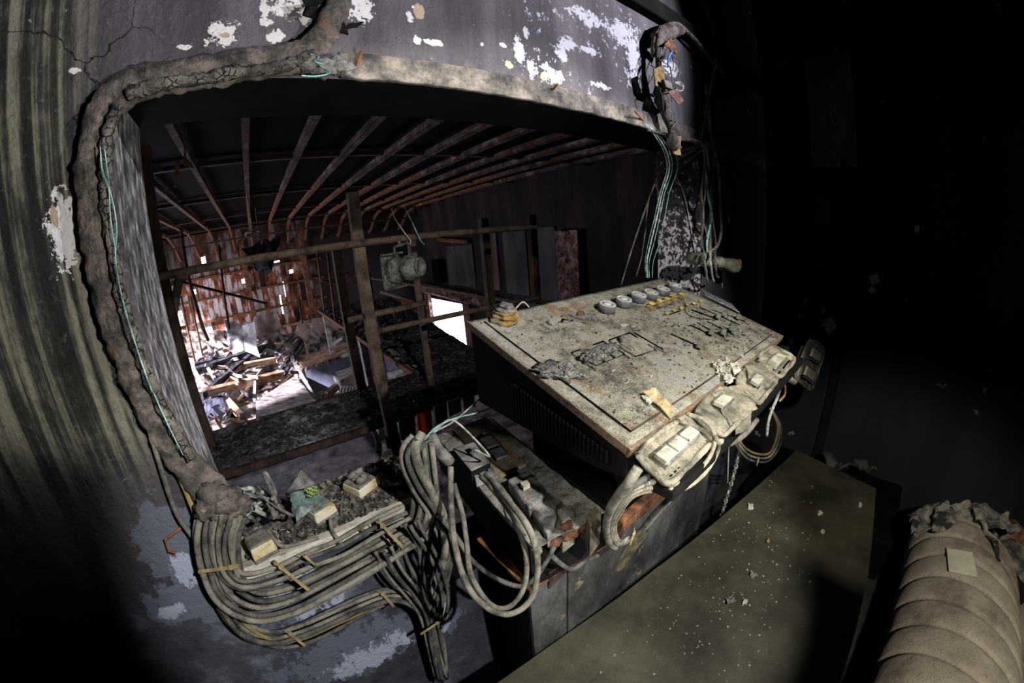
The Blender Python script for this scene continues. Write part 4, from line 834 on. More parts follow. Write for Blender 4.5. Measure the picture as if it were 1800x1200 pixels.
aplate([(817, 790), (826, 787), (834, 797), (824, 800)], -.004, .0015, 'black', 'switch_slot', ct, 0)
p = zz(832, 798, -.003); MB().lathe(p, (0, 0, 1), [(0, .0085), (.005, .0085), (.006, .006)], 16).obj('dial', M['charplastic'], ct)
for px, py in [(842, 828), (850, 824), (858, 819), (842, 834), (856, 827)]: MB().lathe(zz(px, py, -.024), (0, 0, 1), [(0, .003), (.002, .003)], 8).obj('screw', M['black'], ct)
br = thing('circuit_breaker', 'dusty breaker with a small toggle at the near end of the amplifier box', 'breaker', zz(920, 855, -.06))
aplate([(891, 842), (928, 824), (966, 862), (930, 893)], -.07, .042, 'terminal', 'housing', br, .006)
aplate([(913, 846), (940, 834), (947, 843), (921, 855)], -.028, .003, 'charplastic', 'toggle_frame', br, .001)
aplate([(914, 848), (927, 842), (932, 850), (920, 856)], -.026, .012, 'cream', 'toggle', br, .001)
aplate([(930, 893), (966, 864), (980, 905), (962, 940)], -.09, .045, 'terminal', 'lower_housing', br, .006)
tag(MB().sheet([zz(918, 868, -.03), zz(932, 864, -.03), zz(928, 880, -.028), zz(920, 888, -.03)], 6, 6, .006, .002, 3, 60, .3).obj('melted_wire_scrap', M['pinkboard']), 'pink melted scrap on the breaker', 'scrap')
for qd, mt, lb in [([(958, 872), (975, 862), (990, 876), (972, 890)], 'boxdust', 'dusty relay block just right of the breaker'), ([(978, 895), (1003, 884), (1012, 900), (988, 918)], 'boxdust', 'larger dusty relay block at the near end of the amplifier box'),
                   ([(1030, 905), (1046, 888), (1058, 900), (1038, 925)], 'tape', 'ochre stained block at the rusty desk corner')]:
    tag(aplate(qd, -.14, .098, mt, 'relay_block', None, .004), lb, 'block')
b = MB()
for i, (px, py) in enumerate([(995, 925), (1010, 935), (1022, 928), (1035, 920), (1000, 940), (975, 955)]): b.lump(Y(px, py, -.225), (.035, .02, .024), i+3, .6, 2)
tag(b.obj('corroded_mass', M['rust'], smooth=True), 'corroded orange mass on the desk edge under the relay blocks', 'corroded metal')
b = MB(AF); b.lump((.02, .09, .118), (.03, .12, .02), 3, .6, 3).lump((.02, .01, .1), (.02, .03, .02), 8, .6, 3)
b.obj('ash_clump', M['boxdust'], t, True)

# ------------------------------------------------------------------ control desk
K0 = Vector((.627, -.366, .201)); KY = Vector((0, .464, .140)).normalized(); KN = Vector((1, 0, 0)).cross(KY)
KF = Matrix.Translation(K0) @ Matrix((Vector((1, 0, 0)), KY, KN)).transposed().to_4x4(); KI = KF.inverted()
KW, KD = .829, .4847
def kl(px, py, h=0):
    p = KI @ atp(px, py, K0+KN*h, KN); return p.x, p.y
con = thing('control_desk', 'large ash covered sloping control desk with knobs, switches and sliders', 'control desk', (1.04, -.13, -.186))
b = MB(); yz = [(-.364, .188), (.096, .327), (.096, .13), (-.30, .125), (-.364, .135)]
b.prism([(p[0], p[1]) for p in yz], 0, KW-.004)
for v in b.bm.verts: v.co = Vector((.629+v.co.z, v.co.x, v.co.y))
body = b.obj('body', M['side_metal'], con, bevel=.004)
MB().span((.79, -.20, -.186), (1.36, .09, .13)).obj('pedestal', M['black'], con, bevel=.004)
b = MB(KF); b.sheet([(0, 0, -.006), (KW, 0, -.006), (KW, KD, -.006), (0, KD, -.006)], 60, 36, .0022, .012, 3, 14)
top = b.obj('top_panel', M['console'], con, True)
for v_ in ((-.003, -.004, 0, KD+.004), (KW, -.004, KW+.003, KD+.004)): MB(KF).span((v_[0], v_[1], -.016), (v_[2], v_[3], .001)).obj('edge_trim', M['console_edge'], con, bevel=.001)
MB(KF).span((-.003, -.008, -.018), (KW+.003, -.001, .001)).obj('edge_trim', M['console_edge'], con, bevel=.001)
MB(KF).span((.03, .02, .0005), (.034, KD-.02, .0022)).obj('panel_seam', M['black'], con)
MB(KF).span((.03, .02, .0005), (KW-.03, .023, .0022)).obj('panel_seam', M['rustdark'], con)
gr = MB().hexa([(.6255, -.33, .148), (.6255, -.06, .155), (.6255, -.06, .235), (.6255, -.33, .178)], [(.629, -.33, .148), (.629, -.06, .155), (.629, -.06, .235), (.629, -.33, .178)]).obj('vent_grille', M['black'], con)
b = MB()
for i in range(26): y_ = -.325+i*.0104; b.span((.623, y_, .152), (.6265, y_+.0045, .176+(y_+.33)*.21))
b.obj('vent_slats', M['side_metal'], gr)
# jog knobs
def kpos(px, py, h=0): x, y = kl(px, py, h); return Vector((x, y, h))
prev = None
for i, (px, py) in enumerate([(1067, 541), (1096, 532), (1122, 524), (1144, 519), (1165, 513), (1186, 507)]):
    x, y = kl(px, py-3, .014); ax_ = (0, 0, 1)
    k = MB(KF).lathe((x, y, .0), ax_, [(0, .0255), (.016, .0265), (.021, .025), (.0215, .0005)], 32).obj('rotary_knob', M['knobside'], con, True)
    MB(KF).lathe((x, y, .021), ax_, [(0, .0245), (.0015, .0245), (.002, .0165), (-.001, .0155), (-.001, .012), (.003, .011), (.0035, .0005)], 32).obj('knob_face', M['knobtop'], k, True)
def kblock(px, py, dx, dy, h, mt, nm, rot=0, h0=0, parent=con, bev=.0015):
    x, y = kl(px, py, h); F = KF @ Matrix.Translation((x, y, h0)) @ Matrix.Rotation(rot, 4, 'Z'); return MB(F).box((0, 0, h/2), (dx, dy, h)).obj(nm, M[mt], parent, bevel=bev)
pl = kblock(1171, 532, .152, .034, .003, 'charplastic', 'switch_base')
for px, py in [(1145, 538), (1159, 533), (1172, 529), (1184, 525), (1197, 521)]:
    s = kblock(px, py, .022, .022, .008, 'gold', 'push_switch', h0=.002); kblock(px, py-1, .019, .016, .0035, 'yellow', 'switch_cap', h0=.0095, parent=s)
for px, py in [(1172, 551), (1185, 546), (1198, 542), (1208, 536), (1220, 533), (1232, 529)]:
    s = kblock(px, py, .016, .012, .004, 'charplastic', 'small_switch'); kblock(px, py, .011, .009, .006, 'yellow', 'switch_cap', h0=.004, parent=s)
kblock(1186, 549, .07, .002, .003, 'black', 'switch_slot', bev=0)
# melted rotary at the far left corner
x, y = kl(887, 563, .0)
_b = MB(KF).lathe((x, y, 0), (0, 0, 1), [(0, .034), (.006, .038), (.010, .036), (.012, .030), (.016, .034), (.020, .033), (.023, .026), (.026, .029), (.030, .027), (.032, .02)], 36)
for v in _b.bm.verts: v.co += Vector([noise.noise(v.co*70+Vector((k_*9, 0, 0)))*.006 for k_ in range(3)])
k = _b.obj('melted_knob', M['gold'], con, True)
_b = MB(KF).lathe((x, y, .030), (0, 0, 1), [(0, .024), (.003, .025), (.005, .016), (.008, .015), (.009, .017), (.012, .016), (.013, .0005)], 28)
for v in _b.bm.verts: v.co += Vector([noise.noise(v.co*80+Vector((k_*9, 0, 0)))*.004 for k_ in range(3)])
_b.obj('knob_cap', M['charplastic'], k, True)

# frames with rockers, melted lumps
def kquad(q, h0, h1, mt, nm, parent=con, bev=.001):
    a = [(*kl(px, py, h1), h0) for px, py in q]; c = [(v[0], v[1], h1) for v in a]; return MB(KF).hexa(a, c).obj(nm, M[mt], parent, bevel=bev)
kquad([(1022, 627), (1047, 643), (1100, 622), (1073, 606)], .006, .0066, 'black', 'rocker_seat', con, 0)
kquad([(1003, 619), (1049, 652), (1108, 629), (1060, 598)], 0, .0012, 'black', 'recess', con, 0)
kquad([(1069, 597), (1117, 627), (1154, 614), (1107, 583)], 0, .0012, 'black', 'recess', con, 0)
f1 = kquad([(1006, 620), (1049, 649), (1104, 628), (1060, 601)], 0, .006, 'console', 'rocker_frame')
for q in [[(1026, 627), (1047, 640), (1059, 635), (1039, 622)], [(1044, 620), (1065, 633), (1078, 628), (1057, 615)], [(1062, 613), (1083, 626), (1095, 621), (1072, 608)]]: kquad(q, .005, .0095, 'console', 'rocker', f1)
x, y = kl(1057, 617, .012); MB(KF).lump((x, y, .010), (.12, .036, .022), 3, .4, 3, 3).lump((x-.035, y-.005, .010), (.05, .04, .022), 5, .4, 3, 3).obj('melted_lump', M['meltgrey'], con, True)
f2 = kquad([(1072, 598), (1117, 623), (1150, 613), (1107, 586)], 0, .005, 'console', 'rocker_frame')
for q in [[(1090, 602), (1110, 614), (1118, 612), (1096, 599)], [(1103, 606), (1117, 615), (1128, 611), (1110, 598)]]: kquad(q, .005, .009, 'console', 'rocker', f2)
x, y = kl(1098, 598, .01); MB(KF).lump((x, y, .012), (.03, .024, .026), 9, .3, 2).obj('melted_lump', M['boxdust'], f2, True)
def kslot(a, c, w_=.0025, mt='black', nm='slider_slot'):
    p, q_ = Vector((*kl(*a), .002)), Vector((*kl(*c), .002)); F = KF @ FR((p+q_)/2, q_-p, Vector((0, 0, 1)).cross(q_-p)); return MB(F).box((0, 0, 0), ((q_-p).length, w_, .003)).obj(nm, M[mt], con)
kslot((1115, 586), (1166, 616)); kslot((1150, 610), (1172, 622), .004, 'charplastic')
for a, c in [((1179, 588), (1228, 610)), ((1213, 572), (1250, 590)), ((1225, 568), (1272, 594)), ((1243, 566), (1290, 590)), ((1215, 545), (1262, 562)), ((1230, 541), (1300, 572)), ((1250, 545), (1310, 566))]: kslot(a, c)
for px, py in [(1230, 607), (1251, 584), (1272, 584), (1286, 577), (1263, 556), (1273, 552), (1298, 557)]:
    x, y = kl(px, py, .012); F = KF @ Matrix.Translation((x, y, 0)) @ Matrix.Rotation(.3, 4, 'Z')
    k = MB(F).hexa([(-.011, -.008, .008), (.011, -.008, .008), (.011, .008, .008), (-.011, .008, .008)], [(-.009, -.006, .022), (.009, -.006, .022), (.009, .006, .022), (-.009, .006, .022)]).obj('slider_knob', M['lever'], con, bevel=.002)
    MB(F).span((-.003, -.002, 0), (.003, .002, .009)).obj('slider_stem', M['black'], k)
f3 = kquad([(999, 552), (1024, 560), (1042, 553), (1017, 545)], 0, .004, 'charplastic', 'socket_plate'); x, y = kl(1021, 551, .006); MB(KF).lump((x, y, .006), (.03, .014, .012), 4, .5, 2).obj('rusty_core', M['rust'], f3, True)
f4 = kquad([(950, 569), (966, 577), (984, 573), (968, 562)], 0, .004, 'console', 'socket_plate'); x, y = kl(968, 568, .006); MB(KF).lump((x, y, .007), (.016, .022, .014), 6, .5, 2).obj('melted_lump', M['boxdust'], f4, True)
x, y = kl(1003, 572, .002); MB(KF).lump((x, y, .0), (.085, .06, .007), 8, .5, 3).obj('melted_puddle', M['console'], con, True)
x, y = kl(979, 650, .01); MB(KF @ Matrix.Translation((x, y, .008)) @ Matrix.Rotation(-.75, 4, 'Z')).lump((0, 0, 0), (.085, .048, .026), 5, .7, 3, 3).lump((.012, .0, .006), (.045, .03, .02), 6, .7, 3, 3).obj('melted_blob', M['meltgrey'], con, True)
b = MB(KF); r = random.Random(9)
for i in range(900):
    if i % 2: x, y, s = r.uniform(.02, KW-.02), r.uniform(.02, KD-.02), r.uniform(.001, .0042)
    else: x, y, s = r.gauss(.62, .16), r.gauss(.13, .09), r.uniform(.001, .005)
    if not (.01 < x < KW-.01 and .01 < y < KD-.01): continue
    b.box((x, y, .002), (s, s*r.uniform(.5, 1), s*.6), Matrix.Rotation(r.uniform(0, 6), 3, 'Z'), s*.25)
tag(b.obj('ash_flakes', M['rubble']), 'fine ash and paint flakes scattered over the sloping desk top', 'ash', kind='stuff')
q = [KF @ Vector((*kl(px, py, .004), .004+hh)) for px, py, hh in [(1126, 694, .01), (1150, 690, .012), (1184, 722, .004), (1180, 738, .002)]]
tag(MB().sheet([q[0], q[1], q[2], q[3]], 12, 8, .006, .003, 5, 45, .15).obj('paint_flake', M['flake']), 'curled yellow and white flake near the front edge of the control desk', 'flake')
q = [KF @ Vector((*kl(px, py, .004), .008)) for px, py in [(1126, 697), (1146, 692), (1160, 706), (1140, 714)]]
tag(MB().sheet(q, 10, 8, .006, .002, 7, 60, .25).obj('paint_flake', M['chip']), 'white blistered flake on top of the curled yellow one', 'flake')
b = MB(KF)
for i, (px, py, s) in enumerate([(1098, 570, .03), (1112, 573, .018), (1078, 650, .012), (1258, 612, .012), (1305, 625, .014), (1302, 580, .014), (1145, 660, .01)]): x, y = kl(px, py, .003); b.lump((x, y, .002), (s, s*.5, .004), i, .7, 2)
tag(b.obj('paint_chips', M['chip']), 'small white chips dotted over the sloping desk top', 'chips', kind='stuff')
cable([KF @ Vector((*kl(px, py, .004), .006)) for px, py in [(1197, 515), (1204, 535), (1206, 550), (1225, 560), (1250, 562)]], .0011, 'black', 'thin black wire lying over the small yellow switches', name='wire', cat='wire')
cable([KF @ Vector((*kl(px, py, .004), hh)) for px, py, hh in [(905, 546, .008), (918, 538, .016), (930, 541, .006)]], .002, 'palewire', 'short pale wire loop behind the melted corner knob', name='wire', cat='wire')
# rack of thin rods at the desk's back right
b = MB()
for i in range(11):
    p = atp(1243+i*5.3, 520+i*2.6, K0+KN*.004, KN); b.tube([p, p+Vector((.05, .045, .012))], .0018, 5)
b.tube([atp(1240, 519, K0+KN*.004, KN), atp(1300, 549, K0+KN*.004, KN)], .002, 5)
tag(b.obj('rod_comb', M['palewire']), 'comb of thin pale rods behind the right edge of the control desk', 'rods')

# ------------------------------------------------------------------ switch plates along the front of the desk
PP, PN = Vector((0, -.38, .19)), Vector((0, -.34, .94)).normalized()
def pp(px, py, h=0): return atp(px, py, PP+PN*h, PN)
def pquad(q, h0, h1, mt, nm, parent, bev=.001, PQ=pp):
    a = [PQ(px, py, h1)-(PQ(px, py, h1)-PQ(px, py, h1)) for px, py in q]; N_ = (a[1]-a[0]).cross(a[2]-a[0]).normalized()
    if N_.dot(CAM-a[0]) < 0: N_ = -N_
    return MB().hexa([v-N_*(h1-h0) for v in a], a).obj(nm, M[mt], parent, bevel=bev)
def lerp2(q, u, v): return tuple((q[0][i]*(1-u)+q[1][i]*u)*(1-v)+(q[3][i]*(1-u)+q[2][i]*u)*v for i in range(2))
def plate(q, label, rock, bowl=0, melt=None, PQ=pp, seed=1, cablerim=True, thick=.004):
    c = PQ(*lerp2(q, .5, .5)); t = thing('switch_plate', label, 'switch plate', c)
    Q = [PQ(px, py, .004) for px, py in q]
    MB().sheet(Q, 18, 12, .006, thick, seed, 18, .04).obj('base_plate', M['plate'], t, True)
    ins = [lerp2(q, u, v) for u, v in ((.1, .2), (.9, .15), (.92, .8), (.08, .85))]
    pquad(ins, -.03, -.002, 'charplastic', 'back_box', t, .003, PQ)
    E_ = [PQ(*lerp2(q, u, v), .006+.003*math.sin(u*9+v*7+seed)) for u, v in ((0, .1), (.3, 0), (.7, .0), (1, .08), (1.03, .5), (.98, .95), (.7, 1.02), (.3, 1.0), (0, .95), (-.03, .5))]
    MB().tube(spline(E_+[E_[0]], 6), .0055, 8, rfun=lumpy(seed, .5, 40), cap=False).obj('melted_rim', M['plate'], t, True)
    for (u0, v0, u1, v1) in rock:
        r_ = pquad([lerp2(q, u0, v0), lerp2(q, u1, v0), lerp2(q, u1, v1), lerp2(q, u0, v1)], .004, .016, 'charplastic', 'rocker_frame', t, .001, PQ)
        m_ = (u0+u1)/2
        a = [lerp2(q, u0+.01, v0+.04), lerp2(q, u1-.01, v0+.04), lerp2(q, u1-.01, v1-.04), lerp2(q, u0+.01, v1-.04)]
        A = [PQ(px, py, .021) for px, py in a]; A[2] += Vector((0, 0, .004)); A[3] += Vector((0, 0, .004)); N_ = PN if PQ is pp else Vector((0, -1, 0))
        MB().hexa([v-N_*.010 for v in A], A).obj('rocker', M['rocker'], r_, bevel=.0015)
    for k in range(9):
        u = .12+.08*k; a = lerp2(q, u, .88); pquad([(a[0]-3, a[1]), (a[0]+1, a[1]-3), (a[0]+3, a[1]-1), (a[0]-1, a[1]+2)], .004, .0062, 'black', 'vent_slot', t, 0, PQ) if not melt and rock else None
    if melt:
        for i, (mq, h) in enumerate(melt):
            A = [PQ(px, py, h) for px, py in mq]; MB().sheet(A, 16, 16, .010, .005, seed+i+3, 14, .1).obj('melted_cover', M['plate'], t, True)
    return t
plate([(1115, 795), (1207, 727), (1258, 768), (1178, 852)], 'switch plate nearest the camera, with three whole pale rockers', [(.2, .25, .44, .68), (.45, .25, .67, .68), (.68, .25, .9, .68)], seed=2)
plate([(1219, 722), (1268, 680), (1328, 712), (1272, 766)], 'second switch plate, its cover melted over and sagging off the front', [(.55, .12, .88, .5)], melt=[([(1248, 690), (1300, 672), (1332, 720), (1290, 755)], .012), ([(1290, 735), (1320, 722), (1316, 755), (1292, 765)], -.002)], seed=4)
plate([(1292, 668), (1322, 636), (1368, 664), (1334, 710)], 'third switch plate, melted smooth round one rocker', [(.42, .3, .75, .7)], melt=[([(1305, 645), (1350, 632), (1366, 672), (1326, 690)], .010)], seed=6)
plate([(1328, 629), (1358, 608), (1398, 630), (1372, 663)], 'fourth switch plate, three rockers inside a curled rim at the desk corner', [(.2, .3, .42, .75), (.42, .3, .62, .75), (.62, .3, .85, .75)], seed=8)
PY = lambda px, py, h=0: Y(px, py, -.40-h)
plate([(1423, 594), (1450, 612), (1427, 687), (1397, 664)], 'warped switch plate sticking up alone past the right corner of the desk', [(.45, .1, .95, .4), (.45, .55, .95, .85)], PQ=PY, seed=9, cablerim=False)
tag(MB().tube([pp(1375, 655, -.02), Y(1395, 672, -.41), Y(1402, 664, -.40)], .012, 8, rfun=lumpy(5, .5, 40)).obj('bent_bracket', M['plate'], smooth=True), 'bent dusty bracket holding the warped plate past the desk corner', 'bracket')
b = MB(); b.span((.64, -.40, .145), (1.45, -.37, .172)); b.span((.64, -.45, .125), (1.45, -.37, .145))
tag(b.obj('cable_tray', M['side_metal'], bevel=.003), 'dark cable tray under the row of switch plates', 'tray')
b = MB()
for i, (px, py, s) in enumerate([(1262, 640, .03), (1272, 652, .035), (1280, 665, .03), (1290, 645, .035), (1275, 635, .02)]): b.lump(KF @ Vector((*kl(px, py, .008), .008)), (s, s*.7, .018), i, .8, 3, 3)
tag(b.obj('plaster_clump', M['chip'], smooth=False), 'clump of pale broken plaster on the front edge of the desk', 'plaster')
tag(MB().sheet([KF @ Vector((*kl(px, py, h), h)) for px, py, h in [(1283, 640, .012), (1296, 636, .014), (1302, 652, .01), (1290, 660, .006)]], 4, 4, .003, .004, 3).obj('plaster_flake', M['cream']), 'flat pale flake leaning on the plaster clump', 'flake')
# melted rims and cables under the first plate
for i, pts in enumerate([[(1258, 768, -.455), (1262, 790, -.45), (1240, 830, -.44), (1205, 858, -.43), (1178, 858, -.44)], [(1207, 727, -.40), (1240, 740, -.43), (1256, 768, -.45), (1246, 805, -.45), (1212, 840, -.44), (1182, 852, -.44)]]):
    cable([Y(*p) for p in pts], .0042, 'plate', ['outer melted strand looping round the nearest switch plate', 'inner melted strand looping round the nearest switch plate'][i], name='melted_strand', cat='strand')
loops = [((1122, 822), .0085, 'cable', 0, 'thickest grey cable curling down from under the nearest switch plate'), ((1140, 838), .006, 'cable_dark', 7, 'dark cable inside the thickest curl under the nearest plate'),
         ((1160, 842), .0055, 'cable', 12, 'grey cable third in the curl under the nearest plate'), ((1178, 852), .005, 'cable_cream', 18, 'outer cream cable in the curl under the nearest plate'), ((1196, 858), .0045, 'cable_cream', 24, 'inner cream cable in the curl under the nearest plate')]
for (sx_, sy_), r_, mt, k, lb in loops:
    pts = [Y(sx_, sy_, -.41), Y(1100+k*.9, 855+k*.5, -.40), Y(1074+k*.7, 892+k*.3, -.36), Y(1066+k*.6, 928, -.31), Y(1072+k*.7, 955-k*.2, -.28), Y(1094+k*.4, 958-k*.5, -.28), Y(1120+k*.5, 935-k*.2, -.30), Y(1150+k*.6, 900-k*.3, -.35), Y(1180+k*.5, 872-k*.3, -.40)]
    if k == 0: pts = pts[:5]+[Y(1082, 962, -.27)]
    cable(pts, r_, mt, lb)
tie(1112, 945, -.315, .035, .004, 1.2, 'pale cable tie round the cream cables below the nearest plate', .02)
cable([Y(1262, 775, -.44), Y(1285, 778, -.42), Y(1312, 760, -.41), Y(1330, 738, -.41)], .008, 'cable', 'grey cable sagging below the second switch plate')
cable([Y(968, 975, -.235), Y(985, 990, -.24), Y(1005, 1000, -.24), Y(1030, 985, -.235), Y(1052, 975, -.23)], .006, 'cable_dark', 'dark cable end lying in the rusty corner of the desk')
for i, k in enumerate((0, 7, 14)):
    cable([Y(1355, 718, -.38), Y(1372-k*.4, 750, -.36), Y(1370-k*.6, 785-k*.4, -.34), Y(1350, 810-k*.9, -.32), Y(1318+k*.4, 808-k*.9, -.3), Y(1296+k*.5, 785-k*.4, -.28), Y(1288+k, 765, -.27)], .005, ['cable_dark', 'cable', 'cable_ochre'][i], ['outer', 'middle', 'inner'][i]+' cable of the coil hanging beyond the right end of the desk')
tie(1332, 812, -.325, .03, .004, 1.4, 'yellow tie on the coil beyond the right end of the desk', .02)
cable([Y(1375, 672, -.40), Y(1366, 700, -.39), Y(1352, 735, -.38), Y(1348, 765, -.38)], .005, 'palewire', 'frayed pale cable end hanging below the desk corner', wob=.006)
cable([Y(1376, 655, -.42), Y(1380, 690, -.41), Y(1370, 706, -.40)], .004, 'gold', 'ochre melted drip under the fourth switch plate', wob=.003)
# chain beside the desk
t = thing('hanging_chain', 'dirty chain hanging beside the right end of the desk', 'chain', Y(1290, 830, -.24))
P_ = spline([Y(1301, 765, -.27), Y(1298, 800, -.27), Y(1288, 840, -.27), Y(1276, 880, -.27), Y(1266, 915, -.27)], 8)
for i in range(0, len(P_)-1):
    p = P_[i]; u = Vector((1, 0, 0)) if i % 2 else Vector((0, 1, 0))
    MB().tube([p+(u*math.cos(a/8*6.283)*.006+Vector((0, 0, 1))*math.sin(a/8*6.283)*.011) for a in range(9)], .0028, 6, cap=False).obj('chain_link', M['palewire' if i % 3 == 0 else 'charplastic'], t, True)
cable([Y(1281, 780, -.28), Y(1280, 815, -.28), Y(1279, 850, -.28)], .0025, 'palewire', 'thin pale wire hanging left of the chain', name='wire', cat='wire')

# ------------------------------------------------------------------ low platform board, debris
bz = -.46
pc = [Z(830, 1224, bz), Z(1400, 790, bz), Z(1540, 858, bz), Z(1526, 1012, bz)]; ex = pc[3]+(pc[3]-pc[2])*2.2
t = thing('low_platform', 'olive grey board platform on the booth floor in front of the desk', 'platform', (1.3, -.5, -.95))
pe = [Z(1000, 1110, bz), Z(1150, 1000, bz), Z(1300, 880, bz)]; poly = [(.2, -.222), (.52, -.226)]+[(p.x, min(p.y, -.226)) for p in pe]+[(pc[1].x, pc[1].y), (pc[2].x, pc[2].y), (pc[3].x, pc[3].y), (.2, -.90)]
MB().prism(poly, bz-.03, bz).obj('top_board', M['board'], t, bevel=.002)
MB().prism([(.3, -.3), (1.6, -.42), (1.6, -.76), (.3, -.82)], -.95, bz-.03).obj('base', M['black'], t)
def onb(r): return (r.uniform(.9, 2.0), r.uniform(-.82, -.32), bz+.002)
rubble('floor_chips', 'tiny white and grey chips scattered over the olive board', lambda r: (min(1.8, max(.45, r.gauss(1.1, .24))), max(-.8, min(-.34, r.gauss(-.5, .09))), bz+.001), 260, .001, .005, M['chip'], seed=21, flat=.4)
for i, (px, py, s, mt, lb) in enumerate([(1320, 890, .045, 'chip', 'largest curled white flake on the olive board'), (1442, 902, .035, 'chip', 'curled white flake right of the largest one on the board'), (1446, 934, .032, 'chip', 'white flake below the other two at the middle of the board'),
                                      (1512, 887, .03, 'chip', 'pale flake near the right edge of the board'), (1350, 952, .02, 'gold', 'small ochre flake beside the shadow on the board'), (1284, 1055, .045, 'charplastic', 'black torn scrap on the board'), (1310, 1058, .03, 'chip', 'pale curl beside the black torn scrap'), (1075+250, 1010, .04, 'charplastic', 'dark ring shaped scrap at the shadow edge on the board')]):
    p = Z(px, py, bz+.006); q = [p+Vector((s*math.cos(a), s*math.sin(a)*.7, 0)) for a in (i, i+1.4, i+3.0, i+4.4)]
    tag(MB().sheet([v*.5+p*.5 for v in q], 8, 8, .012, .0012, i, 60, .3).obj('floor_flake', M[mt]), lb, 'flake')
# crumpled cloth at the back of the floor
c = Z(1490, 825, -.62)
tag(MB().sheet([Z(1440, 800, -.6), Z(1515, 805, -.55), Z(1545, 840, -.6), Z(1470, 845, -.6)], 26, 20, .10, .008, 4, 9, .1).obj('crumpled_cloth', M['darkcloth'], smooth=True), 'dark crumpled cloth on the floor at the foot of the black wall', 'cloth')
b = MB(); b.span((1.9, -.95, -.949), (2.42, -.2, -.72)); tag(b.obj('black_box', M['black'], bevel=.01), 'black box at the foot of the right hand wall under the crumpled cloth', 'box')

# ------------------------------------------------------------------ quilted roll
r0, r1 = Z(1684, 992, -.66), Z(1640, 1300, -.66); ax = (r1-r0).normalized(); RR = .215
c0 = r0-ax*.02; t = thing('quilted_roll', 'big dusty quilted roll lying in the lower right corner', 'roll', (c0.x, c0.y, -.93))
def rollfun(p, d, s_):
    k = (s_*1.5/.115) % 1.0
    return 1-.035*math.exp(-((k-.5)/.07)**2)+.014*abs(math.sin((k-.5)*3.14159))+.012*noise.noise((p+d*.2)*9)
n = 220; P_ = [c0+ax*(1.5*i/n) for i in range(n+1)]
R_ = [RR*(.72+.28*min(1, (i/7)**.6)) for i in range(n+1)]
b = MB().tube(P_, R_, 72, rfun=rollfun)
for v in b.bm.verts: v.co.z -= .0; v.co = v.co + ax*.42*((v.co-c0).dot(Vector((0, -1, 0)).cross(Vector((0, 0, 1)))*0 + Vector((0, -1, 0))))
b.obj('padding', M['roll'], t, True)
q = [(1664, 963), (1709, 971), (1718, 1013), (1668, 1003)]
def onroll(px, py, off=.002):
    d = ray(px, py); oc = CAM-c0; dd = d-ax*d.dot(ax); o2 = oc-ax*oc.dot(ax); A_ = dd.dot(dd); B_ = 2*dd.dot(o2); C_ = o2.dot(o2)-(RR+off)**2
    D_ = B_*B_-4*A_*C_
    return CAM+d*((-B_-math.sqrt(D_))/(2*A_)) if D_ > 0 else c0
MB().sheet([onroll(*p, .012) for p in q], 8, 8, .001, .003, 2, 20).obj('patch', M['label'], t, label='square beige cloth patch')
cl = [[(1594, 905), (1650, 880), (1700, 905), (1602, 945)], [(1640, 884), (1705, 880), (1722, 925), (1640, 930)], [(1700, 882), (1770, 900), (1800, 935), (1715, 925)], [(1715, 905), (1740, 930), (1762, 985), (1735, 950)], [(1740, 920), (1800, 930), (1830, 1060), (1775, 1010)]]
b = MB()
for i, q in enumerate(cl):
    o_ = [.03, .02, .035, .045, .0]; Q = [Z(px, py, [-.50, -.47, -.46, -.44, -.55][i]) for px, py in q]
    b.sheet(Q, 22, 16, .035, .005, i*3+2, 14, .12)
tag(b.obj('torn_cloth', M['cloth'], smooth=True), 'torn sooty cloth bunched over the far end of the quilted roll', 'cloth')
tag(MB().tube(spline([Z(1770, 925, -.56), Z(1800, 960, -.56), Z(1840, 1010, -.56)], 6), .045, 14).obj('metal_can', M['rust'], smooth=True), 'orange brown rusty pipe end behind the quilted roll', 'pipe')
MB().sheet([Z(1775, 1080, -.80), Z(1800, 1060, -.8), Z(1830, 1200, -.8), Z(1790, 1230, -.8)], 4, 4, .01, .02, 3).obj('end_flap', M['roll'], t)

# ------------------------------------------------------------------ right hand side of the opening
P_ = spline([Y(1196, 52, -.03), Y(1160, 62, -.04), Y(1158, 105, -.045), Y(1162, 150, -.045), Y(1168, 190, -.045), Y(1178, 225, -.045), Y(1186, 262, -.045)], 9)
t = thing('burnt_junction', 'burst burnt cable junction hanging at the top right corner of the opening', 'cable junction', P_[-1])
b = MB().tube(P_, [.017+.007*math.sin(i*.25) for i in range(len(P_))], 18, rfun=lumpy(11, .5, 40)); b.obj('sheath', M['burnt'], t, True)
MB().sheet([Y(1148, 122, -.06), Y(1164, 115, -.07), Y(1172, 160, -.07), Y(1152, 150, -.06)], 8, 8, .008, .004, 3, 30).obj('peeled_cover', M['gold'], t)
MB().sheet([Y(1185, 240, -.05), Y(1196, 238, -.05), Y(1195, 275, -.05), Y(1186, 270, -.05)], 8, 8, .008, .004, 5, 30, .1).obj('peeled_cover', M['gold'], t)
MB().sheet([Y(1172, 162, -.07), Y(1188, 156, -.075), Y(1203, 178, -.075), Y(1192, 184, -.07)], 8, 8, .003, .003, 6, 40, .08).obj('circuit_board', M['maroon'], t)
MB().sheet([Y(1167, 78, -.07), Y(1178, 66, -.075), Y(1192, 88, -.075), Y(1186, 96, -.07)], 8, 8, .006, .004, 7, 40, .1).obj('peeled_cover', M['rust'], t)
MB().tube(spline([Y(1181, 90, -.08), Y(1175, 103, -.085), Y(1174, 118, -.085)], 5), .003, 6).obj('blue_wire', M['blueins'], t, True)
r = random.Random(3); b = MB()
